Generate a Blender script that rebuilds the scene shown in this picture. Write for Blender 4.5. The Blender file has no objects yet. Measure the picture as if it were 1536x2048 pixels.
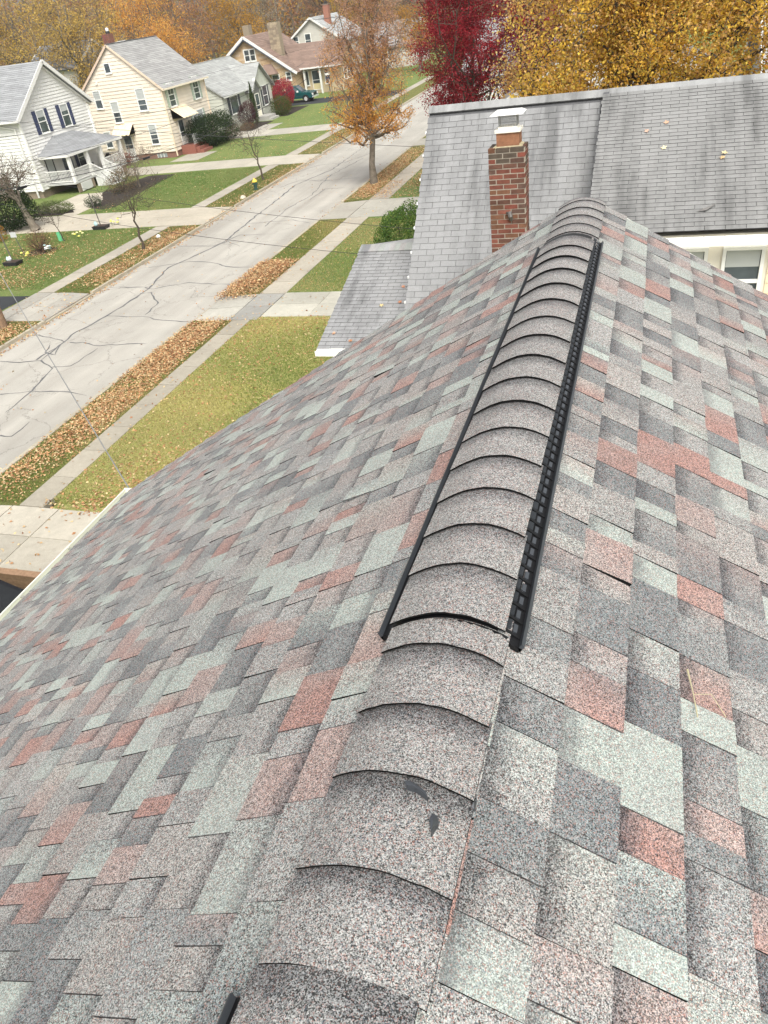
import bpy, math, random
import numpy as np
from mathutils import Vector, Matrix

S = bpy.context.scene
R_ = math.radians
rnd = random.Random(7)

# ------------------------------------------------------------------ camera
CAM = np.array([0.0, 0.0, 10.0])
CR = np.array([[0.95133284, 0.28332912, -0.12120408],
               [0.06793783, -0.57645893, -0.81429697],
               [-0.30058322, 0.76643311, -0.56765308]])   # right, down, forward
cam_d = bpy.data.cameras.new('camera'); cam = bpy.data.objects.new('camera', cam_d)
S.collection.objects.link(cam); S.camera = cam
m = Matrix.Identity(4)
for i in range(3):
    m[i][0] = CR[0][i]; m[i][1] = -CR[1][i]; m[i][2] = -CR[2][i]; m[i][3] = CAM[i]
cam.matrix_world = m
cam_d.sensor_fit = 'VERTICAL'; cam_d.sensor_height = 24.0; cam_d.lens = 24.0 * 1500 / 2048
cam_d.clip_start = 0.05; cam_d.clip_end = 3000

# ------------------------------------------------------------------ light
w = bpy.data.worlds.new('World'); S.world = w; w.use_nodes = True
nt = w.node_tree; bg = nt.nodes['Background']
sky = nt.nodes.new('ShaderNodeTexSky'); sky.sky_type = 'NISHITA'; sky.sun_disc = False
SUN_EL, SUN_AZ = 52, 152      # azimuth measured clockwise from +Y
sky.sun_elevation = R_(SUN_EL); sky.sun_rotation = R_(SUN_AZ)
sky.air_density = 1.0; sky.dust_density = 4.0; sky.ozone_density = 1.0
hs = nt.nodes.new('ShaderNodeHueSaturation'); hs.inputs['Saturation'].default_value = 0.12
nt.links.new(sky.outputs[0], hs.inputs['Color']); nt.links.new(hs.outputs[0], bg.inputs[0])
bg.inputs[1].default_value = 0.15
sun_d = bpy.data.lights.new('sun', 'SUN'); sun_d.energy = 1.5; sun_d.angle = R_(24); sun_d.color = (1, .97, .85)
sun = bpy.data.objects.new('sun', sun_d); S.collection.objects.link(sun)
az, el = R_(SUN_AZ), R_(SUN_EL)
sd = Vector((math.sin(az) * math.cos(el), math.cos(az) * math.cos(el), math.sin(el)))
sun.rotation_euler = sd.to_track_quat('Z', 'Y').to_euler()
S.view_settings.view_transform = 'Standard'; S.view_settings.look = 'None'
S.view_settings.exposure = 0.75; S.view_settings.gamma = 1.0; S.view_settings.use_curve_mapping = False
try: S.cycles.max_bounces = 5
except Exception: pass

# ------------------------------------------------------------------ materials
def new_mat(name):
    mt = bpy.data.materials.new(name); mt.use_nodes = True
    return mt, mt.node_tree, mt.node_tree.nodes['Principled BSDF']
def N(t, typ, **kw):
    n = t.nodes.new(typ)
    for k, v in kw.items():
        if k in n.inputs: n.inputs[k].default_value = v
        else: setattr(n, k, v)
    return n
def math_n(t, op, a, b=None, c=None):
    n = t.nodes.new('ShaderNodeMath'); n.operation = op
    for i, v in enumerate((a, b, c)):
        if v is None: continue
        if isinstance(v, (int, float)): n.inputs[i].default_value = v
        else: t.links.new(v, n.inputs[i])
    return n.outputs[0]
def mixc(t, fac, a, b, typ='MIX'):
    n = t.nodes.new('ShaderNodeMix'); n.data_type = 'RGBA'; n.blend_type = typ
    for i, v in ((0, fac), (6, a), (7, b)):
        if isinstance(v, (int, float)): n.inputs[i].default_value = v
        elif isinstance(v, tuple): n.inputs[i].default_value = (*v[:3], 1)
        else: t.links.new(v, n.inputs[i])
    return n.outputs[2]
def ramp(t, fac, stops, interp='LINEAR'):
    n = t.nodes.new('ShaderNodeValToRGB'); e = n.color_ramp; e.interpolation = interp
    while len(e.elements) < len(stops): e.elements.new(.5)
    for el_, (p, c) in zip(e.elements, stops):
        el_.position = p; el_.color = (c, c, c, 1) if isinstance(c, (int, float)) else (*c, 1)
    t.links.new(fac, n.inputs[0]); return n.outputs[0]
def pos(t): return t.nodes.new('ShaderNodeNewGeometry').outputs['Position']
def noise(t, scale, detail=4, rough=.55, vec=None, out='Fac'):
    n = N(t, 'ShaderNodeTexNoise', Scale=scale, Detail=detail, Roughness=rough)
    t.links.new(vec if vec else pos(t), n.inputs['Vector']); return n.outputs[out]
def scaled(t, sx, sy, sz):
    n = t.nodes.new('ShaderNodeVectorMath'); n.operation = 'MULTIPLY'
    t.links.new(pos(t), n.inputs[0]); n.inputs[1].default_value = (sx, sy, sz); return n.outputs[0]
def bump(t, b, h, strength=.3, dist=.01):
    n = N(t, 'ShaderNodeBump', Strength=strength, Distance=dist)
    t.links.new(h, n.inputs['Height']); t.links.new(n.outputs[0], b.inputs['Normal'])

def plain(name, col, rough=.6, var=.12, scale=3.0, metal=0.0, attr=False, fine=0.0, spec=.4, bmp=0.0):
    """paint-like surface: base colour (or attribute Col) with blotchy wear and fine grain"""
    mt, t, b = new_mat(name)
    base = (*col, 1)
    if attr:
        a = N(t, 'ShaderNodeAttribute', attribute_name='Col'); base = a.outputs['Color']
    n1 = ramp(t, noise(t, scale, 5), [(.3, 1 - var), (.7, 1 + var)])
    o = mixc(t, 1.0, base if attr else col, n1, 'MULTIPLY')
    if fine:
        n2 = ramp(t, noise(t, scale * 22, 3, .7), [(.3, 1 - fine), (.7, 1 + fine)])
        o = mixc(t, 1.0, o, n2, 'MULTIPLY')
        if bmp: bump(t, b, noise(t, scale * 22, 3, .7), bmp, .02)
    t.links.new(o, b.inputs['Base Color'])
    b.inputs['Roughness'].default_value = rough; b.inputs['Metallic'].default_value = metal
    b.inputs['Specular IOR Level'].default_value = spec
    return mt

def granule():
    mt, t, b = new_mat('granule')
    col = N(t, 'ShaderNodeAttribute', attribute_name='Col').outputs['Color']
    uv = N(t, 'ShaderNodeUVMap'); sp = t.nodes.new('ShaderNodeSeparateXYZ'); t.links.new(uv.outputs[0], sp.inputs[0])
    # printed dark band at the top of recessed tabs: strength in u, position in v
    wob = math_n(t, 'MULTIPLY', math_n(t, 'SUBTRACT', noise(t, 30, 3), .5), .35)
    v = math_n(t, 'ADD', sp.outputs['Y'], wob)
    band = math_n(t, 'MULTIPLY', sp.outputs['X'], ramp(t, v, [(.10, 1), (.47, 0)]))
    vo = N(t, 'ShaderNodeTexVoronoi', Scale=560.0); t.links.new(pos(t), vo.inputs['Vector'])
    sc = t.nodes.new('ShaderNodeSeparateColor'); t.links.new(vo.outputs['Color'], sc.inputs[0])
    vo2 = N(t, 'ShaderNodeTexVoronoi', Scale=240.0); t.links.new(pos(t), vo2.inputs['Vector'])
    sc2 = t.nodes.new('ShaderNodeSeparateColor'); t.links.new(vo2.outputs['Color'], sc2.inputs[0])
    r = math_n(t, 'ADD', math_n(t, 'MULTIPLY', sc.outputs[0], .78), math_n(t, 'MULTIPLY', sc2.outputs[0], .22))
    r = math_n(t, 'SUBTRACT', r, math_n(t, 'MULTIPLY', band, .24))
    sp_ = ramp(t, r, [(0.0, .06), (.26, .24), (.41, .80), (.60, 1.12), (.86, 1.9)])
    cs = t.nodes.new('ShaderNodeSeparateColor'); t.links.new(col, cs.inputs[0])
    pale = ramp(t, cs.outputs[1], [(.31, 0), (.38, .42)]); sp_ = mixc(t, pale, sp_, (1.0, 1.0, 1.0))   # pale blends carry fewer dark granules
    o = mixc(t, 1.0, col, sp_, 'MULTIPLY')
    red = math_n(t, 'MULTIPLY', math_n(t, 'GREATER_THAN', sc.outputs[1], .87), .55)
    o = mixc(t, red, o, (.42, .17, .13))
    blu = math_n(t, 'MULTIPLY', math_n(t, 'GREATER_THAN', sc.outputs[2], .88), .5)
    o = mixc(t, blu, o, (.10, .14, .19))
    o = mixc(t, math_n(t, 'MULTIPLY', band, .75), o, mixc(t, 1.0, (.125, .128, .142), sp_, 'MULTIPLY'))
    tint = ramp(t, noise(t, 5, 3), [(.42, 0), (.62, .30)]); o = mixc(t, tint, o, mixc(t, 1.0, (.268, .270, .260), sp_, 'MULTIPLY'))
    lowf = ramp(t, noise(t, 1.6, 5), [(.3, .9), (.7, 1.08)])
    o = mixc(t, 1.0, o, lowf, 'MULTIPLY')
    t.links.new(o, b.inputs['Base Color'])
    b.inputs['Roughness'].default_value = .85; b.inputs['Specular IOR Level'].default_value = .35
    bump(t, b, sc.outputs[0], .35, .0015)
    return mt

def old_tab():
    """weathered light grey three-tab shingle with darker algae streaks running down the slope"""
    mt, t, b = new_mat('old_tab')
    col = N(t, 'ShaderNodeAttribute', attribute_name='Col').outputs['Color']
    st = noise(t, 1.0, 4, .6, scaled(t, 1.5, .28, .28))
    st2 = noise(t, 1.0, 3, .6, scaled(t, 5.5, .7, .7))
    s = math_n(t, 'ADD', math_n(t, 'MULTIPLY', st, .72), math_n(t, 'MULTIPLY', st2, .28))
    k = ramp(t, s, [(.37, .56), (.46, .88), (.55, 1.04)])
    o = mixc(t, 1.0, col, k, 'MULTIPLY')
    g = ramp(t, noise(t, 260, 2, .8), [(.35, .84), (.65, 1.16)])
    o = mixc(t, 1.0, o, g, 'MULTIPLY')
    g = ramp(t, noise(t, 22, 3, .8), [(.3, .92), (.7, 1.08)])
    o = mixc(t, 1.0, o, g, 'MULTIPLY')
    t.links.new(o, b.inputs['Base Color']); b.inputs['Roughness'].default_value = .8
    bump(t, b, noise(t, 300, 2, .8), .15, .002)
    return mt

def grass(name, a, bcol, c, patch=.5):
    mt, t, b = new_mat(name)
    n1 = noise(t, patch, 5, .6); n2 = noise(t, 9, 4, .7); n3 = noise(t, 60, 3, .8)
    o = mixc(t, ramp(t, n1, [(.38, 0), (.62, 1)]), a, bcol)
    o = mixc(t, ramp(t, n2, [(.46, 0), (.66, .85)]), o, c)
    o = mixc(t, 1.0, o, ramp(t, noise(t, 14, 4, .8), [(.30, .62), (.70, 1.34)]), 'MULTIPLY')
    o = mixc(t, ramp(t, noise(t, 1.7, 5, .7), [(.55, 0), (.72, .6)]), o, c)
    o = mixc(t, 1.0, o, ramp(t, n3, [(.28, .45), (.72, 1.5)]), 'MULTIPLY')
    t.links.new(o, b.inputs['Base Color']); b.inputs['Roughness'].default_value = .9
    b.inputs['Specular IOR Level'].default_value = .15
    bump(t, b, n3, .8, .05)
    return mt

def leafmat(name='leaf', trans=.5, rough=.55):
    mt, t, b = new_mat(name)
    col = N(t, 'ShaderNodeAttribute', attribute_name='Col').outputs['Color']
    t.links.new(col, b.inputs['Base Color']); b.inputs['Roughness'].default_value = rough
    b.inputs['Specular IOR Level'].default_value = .3
    tr = t.nodes.new('ShaderNodeBsdfTranslucent'); t.links.new(col, tr.inputs[0])
    mx = t.nodes.new('ShaderNodeMixShader'); mx.inputs[0].default_value = trans
    out = t.nodes['Material Output']
    t.links.new(b.outputs[0], mx.inputs[1]); t.links.new(tr.outputs[0], mx.inputs[2]); t.links.new(mx.outputs[0], out.inputs[0])
    return mt

def concrete(name, col, streak=.1):
    mt, t, b = new_mat(name)
    a = N(t, 'ShaderNodeAttribute', attribute_name='Col').outputs['Color']
    o = mixc(t, 1.0, a, ramp(t, noise(t, .55, 6, .65), [(.3, .86), (.7, 1.1)]), 'MULTIPLY')
    o = mixc(t, 1.0, o, ramp(t, noise(t, 5, 5, .7), [(.3, .90), (.7, 1.08)]), 'MULTIPLY')
    o = mixc(t, 1.0, o, ramp(t, noise(t, 70, 3, .8), [(.25, .80), (.75, 1.18)]), 'MULTIPLY')
    t.links.new(o, b.inputs['Base Color']); b.inputs['Roughness'].default_value = .85
    b.inputs['Specular IOR Level'].default_value = .25
    bump(t, b, noise(t, 70, 3, .8), .25, .01)
    return mt

def roadmat():
    mt, t, b = new_mat('worn_asphalt')
    n0 = noise(t, 1.0, 5, .6, scaled(t, .9, .07, 1))
    o = mixc(t, ramp(t, n0, [(.35, 0), (.65, 1)]), (.365, .342, .305), (.435, .412, .370))
    o = mixc(t, 1.0, o, ramp(t, noise(t, .35, 5, .6), [(.3, .9), (.7, 1.08)]), 'MULTIPLY')
    wt = noise(t, 1.0, 3, .5, scaled(t, 1.1, .012, 1)); o = mixc(t, 1.0, o, ramp(t, wt, [(.35, .92), (.65, 1.05)]), 'MULTIPLY')
    oil = ramp(t, noise(t, .8, 6, .75), [(.60, 1.0), (.74, .80)]); o = mixc(t, 1.0, o, oil, 'MULTIPLY')
    # fine network of unsealed hair cracks
    vo = N(t, 'ShaderNodeTexVoronoi', Scale=.36, feature='DISTANCE_TO_EDGE')
    wv = t.nodes.new('ShaderNodeVectorMath'); wv.operation = 'ADD'
    nn = N(t, 'ShaderNodeTexNoise', Scale=1.2, Detail=6, Roughness=.7); t.links.new(pos(t), nn.inputs['Vector'])
    t.links.new(pos(t), wv.inputs[0]); t.links.new(nn.outputs['Color'], wv.inputs[1]); t.links.new(wv.outputs[0], vo.inputs['Vector'])
    cr = ramp(t, vo.outputs['Distance'], [(0.0, .62), (.009, 1)])
    msk = ramp(t, noise(t, .22, 2), [(.42, 0), (.52, 1)])
    o = mixc(t, msk, o, mixc(t, 1.0, o, cr, 'MULTIPLY'))
    o = mixc(t, 1.0, o, ramp(t, noise(t, 45, 3, .85), [(.25, .80), (.75, 1.2)]), 'MULTIPLY')
    t.links.new(o, b.inputs['Base Color']); b.inputs['Roughness'].default_value = .85
    b.inputs['Specular IOR Level'].default_value = .25
    bump(t, b, noise(t, 45, 3, .85), .3, .01)
    return mt

def glass(name='window_glass', col=(.045, .055, .06)):
    mt, t, b = new_mat(name)
    o = mixc(t, ramp(t, noise(t, 1.3, 3), [(.35, 0), (.65, 1)]), col, tuple(c * 2.2 for c in col))
    t.links.new(o, b.inputs['Base Color']); b.inputs['Roughness'].default_value = .06
    b.inputs['Specular IOR Level'].default_value = .6
    return mt

M = {}
M['granule'] = granule(); M['old_tab'] = old_tab(); M['glass'] = glass()
M['dark_glass'] = glass('tinted_glass', (.008, .009, .010)); M['road'] = roadmat(); M['concrete'] = concrete('concrete', None); M['leaf'] = leafmat(); M['litter'] = leafmat('dry_leaf', .1, .8)
M['attr'] = plain('painted', (1, 1, 1), .55, .05, 2.0, attr=True)
M['brick'] = plain('brick_clay', (1, 1, 1), .9, .18, 14.0, attr=True, fine=.2, spec=.2, bmp=.3)
M['mortar'] = plain('mortar', (.34, .30, .25), .95, .2, 9.0, fine=.2)
M['farroof'] = plain('far_shingle', (1, 1, 1), .9, .10, 1.2, attr=True, fine=.18, spec=.25)
M['bark'] = plain('bark', (.085, .068, .052), .95, .3, 6.0, fine=.35, spec=.15, bmp=.5)
M['bark_grey'] = plain('bark_grey', (.17, .145, .115), .95, .3, 5.0, fine=.35, spec=.15, bmp=.5)
M['black_plastic'] = plain('black_plastic', (.006, .006, .007), .5, .15, 6.0, spec=.3)
M['grey_plastic'] = plain('dark_grey_plastic', (.045, .05, .058), .45, .12, 6.0)
M['cut_asphalt'] = plain('cut_asphalt', (.006, .006, .006), .9, .2, 30.0, spec=.15)
M['deck'] = plain('roof_deck', (.03, .03, .03), .9, .2, 6.0)
M['tar'] = plain('tar_seal', (.115, .115, .118), .55, .2, 5.0, fine=.2)
M['blacktop'] = plain('blacktop', (.03, .032, .036), .8, .2, 2.0, fine=.3)
M['white_metal'] = plain('white_metal', (.80, .79, .75), .4, .06, 2.0)
M['galv'] = plain('bright_metal', (.86, .86, .85), .25, .05, 6.0, metal=.55)
M['wood_pole'] = plain('pole_wood', (.23, .15, .095), .9, .25, 7.0, fine=.3, bmp=.4)
M['wire'] = plain('wire_rubber', (.035, .035, .038), .6, .1, 1.0)
M['wire_pale'] = plain('wire_aluminium', (.22, .22, .22), .5, .1, 3.0)
M['soil'] = plain('mulch', (.035, .026, .021), .95, .4, 8.0, fine=.5, bmp=.6)
M['rubber'] = plain('rubber', (.012, .012, .012), .8, .1, 4.0)
M['grass_left'] = grass('grass_left', (.115, .195, .048), (.175, .235, .065), (.26, .235, .11))
M['grass_ours'] = grass('grass_ours', (.40, .37, .12), (.24, .28, .08), (.46, .38, .18), .30)
M['grass_strip'] = grass('grass_strip', (.12, .155, .04), (.17, .18, .055), (.26, .19, .09), .8)
M['grass_neigh'] = grass('grass_neigh', (.095, .185, .04), (.15, .225, .058), (.28, .25, .13), .5)
M['terrain'] = grass('terrain_grass', (.08, .10, .03), (.12, .11, .04), (.16, .10, .05), .05)

# ------------------------------------------------------------------ mesh helpers
col_link = S.collection.objects.link
def mesh_from(name, verts, faces, mats, cols=None, uvs=None, mi=None, smooth=False):
    me = bpy.data.meshes.new(name); me.from_pydata([tuple(v) for v in verts], [], faces)
    for mt in (mats if isinstance(mats, (list, tuple)) else [mats]): me.materials.append(mt)
    if mi is not None: me.polygons.foreach_set('material_index', mi)
    if cols is not None:
        a = me.color_attributes.new('Col', 'FLOAT_COLOR', 'CORNER')
        arr = np.ones((len(me.loops), 4), np.float32); k = 0
        for f, c in zip(faces, cols): arr[k:k + len(f), :3] = c; k += len(f)   # c: one colour or one per corner
        a.data.foreach_set('color', arr.ravel())
    if uvs is not None:
        u = me.uv_layers.new(name='UVMap'); u.data.foreach_set('uv', np.array([q for f in uvs for q in f], np.float32).ravel())
    if smooth: me.polygons.foreach_set('use_smooth', [True] * len(faces))
    me.update(); return me
def link(name, me, parent=None):
    o = bpy.data.objects.new(name, me); col_link(o)
    if parent: o.parent = parent
    return o
def tag(o, label=None, cat=None, group=None, kind=None):
    for k, v in (('label', label), ('category', cat), ('group', group), ('kind', kind)):
        if v: o[k] = v
    return o
def empty(name, loc=(0, 0, 0), label=None, cat=None, group=None, kind=None, parent=None):
    # location kept at the thing's base; children are given in world coordinates
    o = bpy.data.objects.new(name, None); col_link(o); o.location = loc; o.empty_display_size = .3
    if parent: o.parent = parent
    return tag(o, label, cat, group, kind)

class MB:
    def __init__(s): s.v = []; s.f = []; s.c = []; s.m = []; s.uv = []; s.hasuv = False
    def poly(s, pts, col=(1, 1, 1), mi=0, uv=None):
        b = len(s.v); s.v += [tuple(p) for p in pts]; s.f.append(list(range(b, b + len(pts)))); s.c.append(col); s.m.append(mi)
        if uv: s.hasuv = True
        s.uv.append(uv or [(0, 0)] * len(pts))
    def hexa(s, p, col=(1, 1, 1), mi=0, skip=()):   # p: 4 bottom then 4 top, same winding (ccw from above)
        b = len(s.v); s.v += [tuple(q) for q in p]
        for k, f in enumerate([(3, 2, 1, 0), (4, 5, 6, 7), (0, 1, 5, 4), (1, 2, 6, 5), (2, 3, 7, 6), (3, 0, 4, 7)]):
            if k in skip: continue
            s.f.append([b + i for i in f]); s.c.append(col); s.m.append(mi); s.uv.append([(0, 0)] * 4)
    def box(s, x0, x1, y0, y1, z0, z1, col=(1, 1, 1), mi=0):
        s.hexa([(x0, y0, z0), (x1, y0, z0), (x1, y1, z0), (x0, y1, z0), (x0, y0, z1), (x1, y0, z1), (x1, y1, z1), (x0, y1, z1)], col, mi)
    def beam(s, a, b, w_, h, col=(1, 1, 1), mi=0, up=(0, 0, 1)):
        a, b = Vector(a), Vector(b); d = (b - a).normalized(); u = Vector(up)
        sd_ = d.cross(u)
        if sd_.length < 1e-4: sd_ = Vector((1, 0, 0))
        sd_.normalize(); u = sd_.cross(d); sd_ *= w_ / 2; u *= h / 2
        s.hexa([a - sd_ - u, a + sd_ - u, b + sd_ - u, b - sd_ - u, a - sd_ + u, a + sd_ + u, b + sd_ + u, b - sd_ + u], col, mi)
    def tube(s, pts, rad, n=6, col=(1, 1, 1), mi=0, cap=True):
        pts = [Vector(p) for p in pts]
        if isinstance(rad, (int, float)): rad = [rad] * len(pts)
        b = len(s.v); ref = Vector((0, 0, 1)) if abs((pts[-1] - pts[0]).normalized().z) < .8 else Vector((1, 0, 0))
        for i, p in enumerate(pts):
            d = (pts[min(i + 1, len(pts) - 1)] - pts[max(i - 1, 0)]).normalized()
            u = d.cross(ref).normalized(); v = d.cross(u)
            for k in range(n):
                a = 2 * math.pi * k / n; s.v.append(tuple(p + (u * math.cos(a) + v * math.sin(a)) * rad[i]))
        for i in range(len(pts) - 1):
            for k in range(n):
                k2 = (k + 1) % n; q = b + i * n
                s.f.append([q + k, q + k2, q + n + k2, q + n + k]); s.c.append(col); s.m.append(mi); s.uv.append([(0, 0)] * 4)
        if cap:
            q = b + (len(pts) - 1) * n
            s.f.append([q + k for k in range(n)]); s.c.append(col); s.m.append(mi); s.uv.append([(0, 0)] * n)
            s.f.append([b + k for k in range(n)][::-1]); s.c.append(col); s.m.append(mi); s.uv.append([(0, 0)] * n)
    def extend(s, o):
        b = len(s.v); s.v += o.v; s.f += [[i + b for i in f] for f in o.f]; s.c += o.c; s.m += o.m; s.uv += o.uv; s.hasuv |= o.hasuv
    def build(s, name, mat, parent=None, smooth=False):
        me = mesh_from(name, s.v, s.f, mat, s.c, s.uv if s.hasuv else None, s.m, smooth)
        o = link(name, me)
        if parent: attach(o, parent)
        return o
def attach(o, parent):
    # parent while keeping the world-space coordinates the mesh was written in
    o.parent = parent
    root = parent; off = Vector((0, 0, 0))
    while root: off += root.location; root = root.parent
    o.location = -off
    return o

def npmesh(name, V, F, mat, C=None, parent=None):
    me = bpy.data.meshes.new(name); n, k = F.shape
    me.vertices.add(len(V)); me.vertices.foreach_set('co', V.astype(np.float32).ravel())
    me.loops.add(n * k); me.loops.foreach_set('vertex_index', F.astype(np.int32).ravel())
    me.polygons.add(n); me.polygons.foreach_set('loop_start', np.arange(0, n * k, k, dtype=np.int32))
    me.polygons.foreach_set('loop_total', np.full(n, k, np.int32))
    me.materials.append(mat)
    if C is not None:
        a = me.color_attributes.new('Col', 'FLOAT_COLOR', 'POINT')
        a.data.foreach_set('color', np.concatenate([C, np.ones((len(C), 1))], 1).astype(np.float32).ravel())
    me.update(); me.validate()
    o = link(name, me)
    if parent: attach(o, parent)
    return o

def rank(p):
    """how large a piece shows from the photograph's side of the street (nearest and in view first)"""
    c = np.mean(np.array(p), 0) - CAM; q = CR @ c
    if q[2] < .1: return 0
    u, v = q[0] / q[2] * 1500, q[1] / q[2] * 1500
    if abs(u) > 830 or abs(v) > 1090: return 0
    a = np.array(p); return np.linalg.norm(np.cross(a[1] - a[0], a[3] - a[0])) / q[2] ** 2 * (abs(q[2]) > 0)

def pieces(parent, name, lst, mat, limit=300):
    """lst: (mb, quad) pairs; the largest in view become objects, the rest one part of joined geometry"""
    order = sorted(range(len(lst)), key=lambda i: -rank(lst[i][1]))
    rest = MB(); k = 0
    for i in order:
        if k < limit and rank(lst[i][1]) > 0: lst[i][0].build(name, mat, parent); k += 1
        else: rest.extend(lst[i][0])
    if rest.f: tag(rest.build(name + 's', mat, parent), kind='stuff')

# ================================================================== OUR ROOF
XR, ZR, P0, YF = -0.335, 8.866, R_(30.6), 4.83
cp, sp0 = math.cos(P0), math.sin(P0)
def W(s, y, side, up=0.0):
    return (XR + side * s * cp + side * up * sp0, y, ZR - s * sp0 + up * cp)
house = empty('shingled_house', (0, 1, 0), 'house under the camera with a new roof of mixed grey, sage and brick red shingles', 'house')
hw = MB(); SE = 4.72
hw.box(-4.05, 3.4, -6, 4.55, 0, 6.25, (.62, .60, .54))
hw.poly([(-4.05, 4.549, 6.25), (3.4, 4.549, 6.25), (XR, 4.549, ZR - .1)], (.62, .60, .54))
hw.build('wall', M['attr'], house)
rf = MB(); YN = -1.4
for side in (-1, 1):
    a = [W(.06, YN, side, -.012), W(SE, YN, side, -.012), W(SE, YF, side, -.012), W(.06, YF, side, -.012)]
    b_ = [W(.06, YN, side, -.05), W(SE, YN, side, -.05), W(SE, YF, side, -.05), W(.06, YF, side, -.05)]
    rf.hexa(b_ + a if side > 0 else b_[::-1] + a[::-1])
roof = rf.build('roof', M['deck'], house)
TONES = {'mix': (.268, .272, .262), 'sage': (.338, .378, .348), 'red': (.300, .185, .160), 'slate': (.160, .176, .178), 'warm': (.290, .280, .264), 'rose': (.305, .238, .218)}
EXP = .143; lst = []
def shingle(side, s0, s1, y0, y1, t1, tone, bandv, lift=0, tone2=None):
    mb = MB(); t0 = -.0025; g = .0010
    k = rnd.uniform(.92, 1.08); c = tuple(min(x * k, .8) for x in TONES[tone])
    y0 += g; y1 -= g
    top = [W(s0 - .012, y0, side, t0), W(s1, y0, side, t1 + lift), W(s1, y1, side, t1 + lift * rnd.uniform(.2, 1)), W(s0 - .012, y1, side, t0)]
    bot = [W(s0 - .012, y0, side, -.008), W(s1, y0, side, -.0065), W(s1, y1, side, -.0065), W(s0 - .012, y1, side, -.008)]
    uv = [(bandv, 0), (bandv, 1), (bandv, 1), (bandv, 0)]
    c2 = tuple(min(x * k, .8) * .6 + y * .4 for x, y in zip(TONES[tone2 or tone], c))
    cc = [c, c, c2, c2]
    if side < 0: top2, uv2, cc = top[::-1], uv[::-1], cc[::-1]
    else: top2, uv2 = top, uv
    mb.poly(top2, cc, 0, uv2)
    dk = tuple(x * .42 for x in c)
    for i, j in ((0, 1), (1, 2), (2, 3)):
        q = [bot[i], bot[j], top[j], top[i]]
        mb.poly(q if side > 0 else q[::-1], dk, 1 if rnd.random() < .35 else 0, [(.7, 0)] * 4)
    return mb, top
for side in (-1, 1):
    for i in range(33):
        s0 = i * EXP if i else .072; s1 = (i + 1) * EXP
        y = YN + rnd.uniform(0, .2); tooth = rnd.random() < .5; last = 'mix'
        while y < YF:
            wd = rnd.choice((.06, .08, .095, .11, .13, .15, .19)) * rnd.uniform(.9, 1.12)
            y1 = min(y + wd, YF + rnd.uniform(.0, .012))
            if YF - y1 < .05: y1 = YF + rnd.uniform(0, .01)
            tone = rnd.choices(('mix', 'warm', 'sage', 'red', 'slate', 'rose'), (.24, .15, .25, .14, .14, .08) if tooth else (.24, .12, .18, .13, .25, .08))[0]
            while tone == last or (tone in ('red', 'rose') and last in ('red', 'rose')): tone = rnd.choice(('mix', 'warm', 'sage', 'slate', 'slate', 'mix'))
            last = tone
            t1 = (.0082 if tooth else .0052) + rnd.uniform(-.0006, .0006)
            lift = rnd.uniform(.003, .008) if (tooth and rnd.random() < .025) else 0
            band = 0.0 if tooth else rnd.uniform(.75, 1.0)
            if not tooth and tone == 'sage': band *= .8
            t2 = rnd.choice(('mix', 'warm', 'sage', 'slate', 'rose')) if rnd.random() < .55 else None
            mb, q = shingle(side, s0, s1 + rnd.uniform(-.0015, .0015), y, y1, t1, tone, band, lift, t2)
            lst.append((mb, q)); y = y1
            tooth = not tooth if rnd.random() < .85 else tooth
pieces(roof, 'shingle', lst, [M['granule'], M['cut_asphalt']])

# ridge shingles and vents
def arch(s, rad, lift):
    """height profile across the ridge: s signed slope distance -> (x, z)"""
    x = s * cp; z = -(abs(x) if abs(x) > rad else x * x / (2 * rad) + rad / 2) * math.tan(P0)
    return XR + x, ZR + z + lift
def cap(y0, y1, sl, sr, rad, l0, l1, th=.005, curl=0.0, tone=(.255, .252, .243)):
    mb = MB(); n = 14; bs = rnd.uniform(.6, .8) if rad > .125 else rnd.uniform(.5, .75); k = rnd.uniform(.93, 1.06); c = tuple(v * k for v in tone)
    ss = [sl + (sr - sl) * i / n for i in range(n + 1)]
    ys = [y0, y0 + (y1 - y0) * .5, y1]
    def pt(s, j, off=0):
        f = j / 2; e = 1 - f
        bow = curl * (1 - ((s - (sl + sr) / 2) / ((sr - sl) / 2)) ** 2) * e
        x, z = arch(s, rad, l0 * e + l1 * f + bow + off); return (x, ys[j] + (jit[int(round((s - sl) / (sr - sl) * n))] + skew * s) * e, z)
    jit = [rnd.uniform(-.0014, .0014) for _ in range(n + 1)]; skew = rnd.uniform(-.035, .035)
    for i in range(n):
        for j in (0, 1):
            # dark printed band lies at the far (upper) end of the exposure
            vv = (lambda jj: 1.15 - jj * .5 * 1.25)
            mb.poly([pt(ss[i], j), pt(ss[i + 1], j), pt(ss[i + 1], j + 1), pt(ss[i], j + 1)], c, 0,
                    [(bs, vv(j)), (bs, vv(j)), (bs, vv(j + 1)), (bs, vv(j + 1))])
        mb.poly([pt(ss[i], 0, -th), pt(ss[i + 1], 0, -th), pt(ss[i + 1], 0), pt(ss[i], 0)], (.03, .03, .03), 1)
        mb.poly([pt(ss[i + 1], 0, -th), pt(ss[i], 0, -th), pt(ss[i], 2, -th), pt(ss[i + 1], 2, -th)], (.03, .03, .03), 1)
    for s_, fl in ((sl, 1), (sr, 0)):
        for j in (0, 1):
            q = [pt(s_, j, -th), pt(s_, j + 1, -th), pt(s_, j + 1), pt(s_, j)]
            mb.poly(q[::-1] if fl else q, (.05, .05, .05), 1)
    return mb
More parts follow.
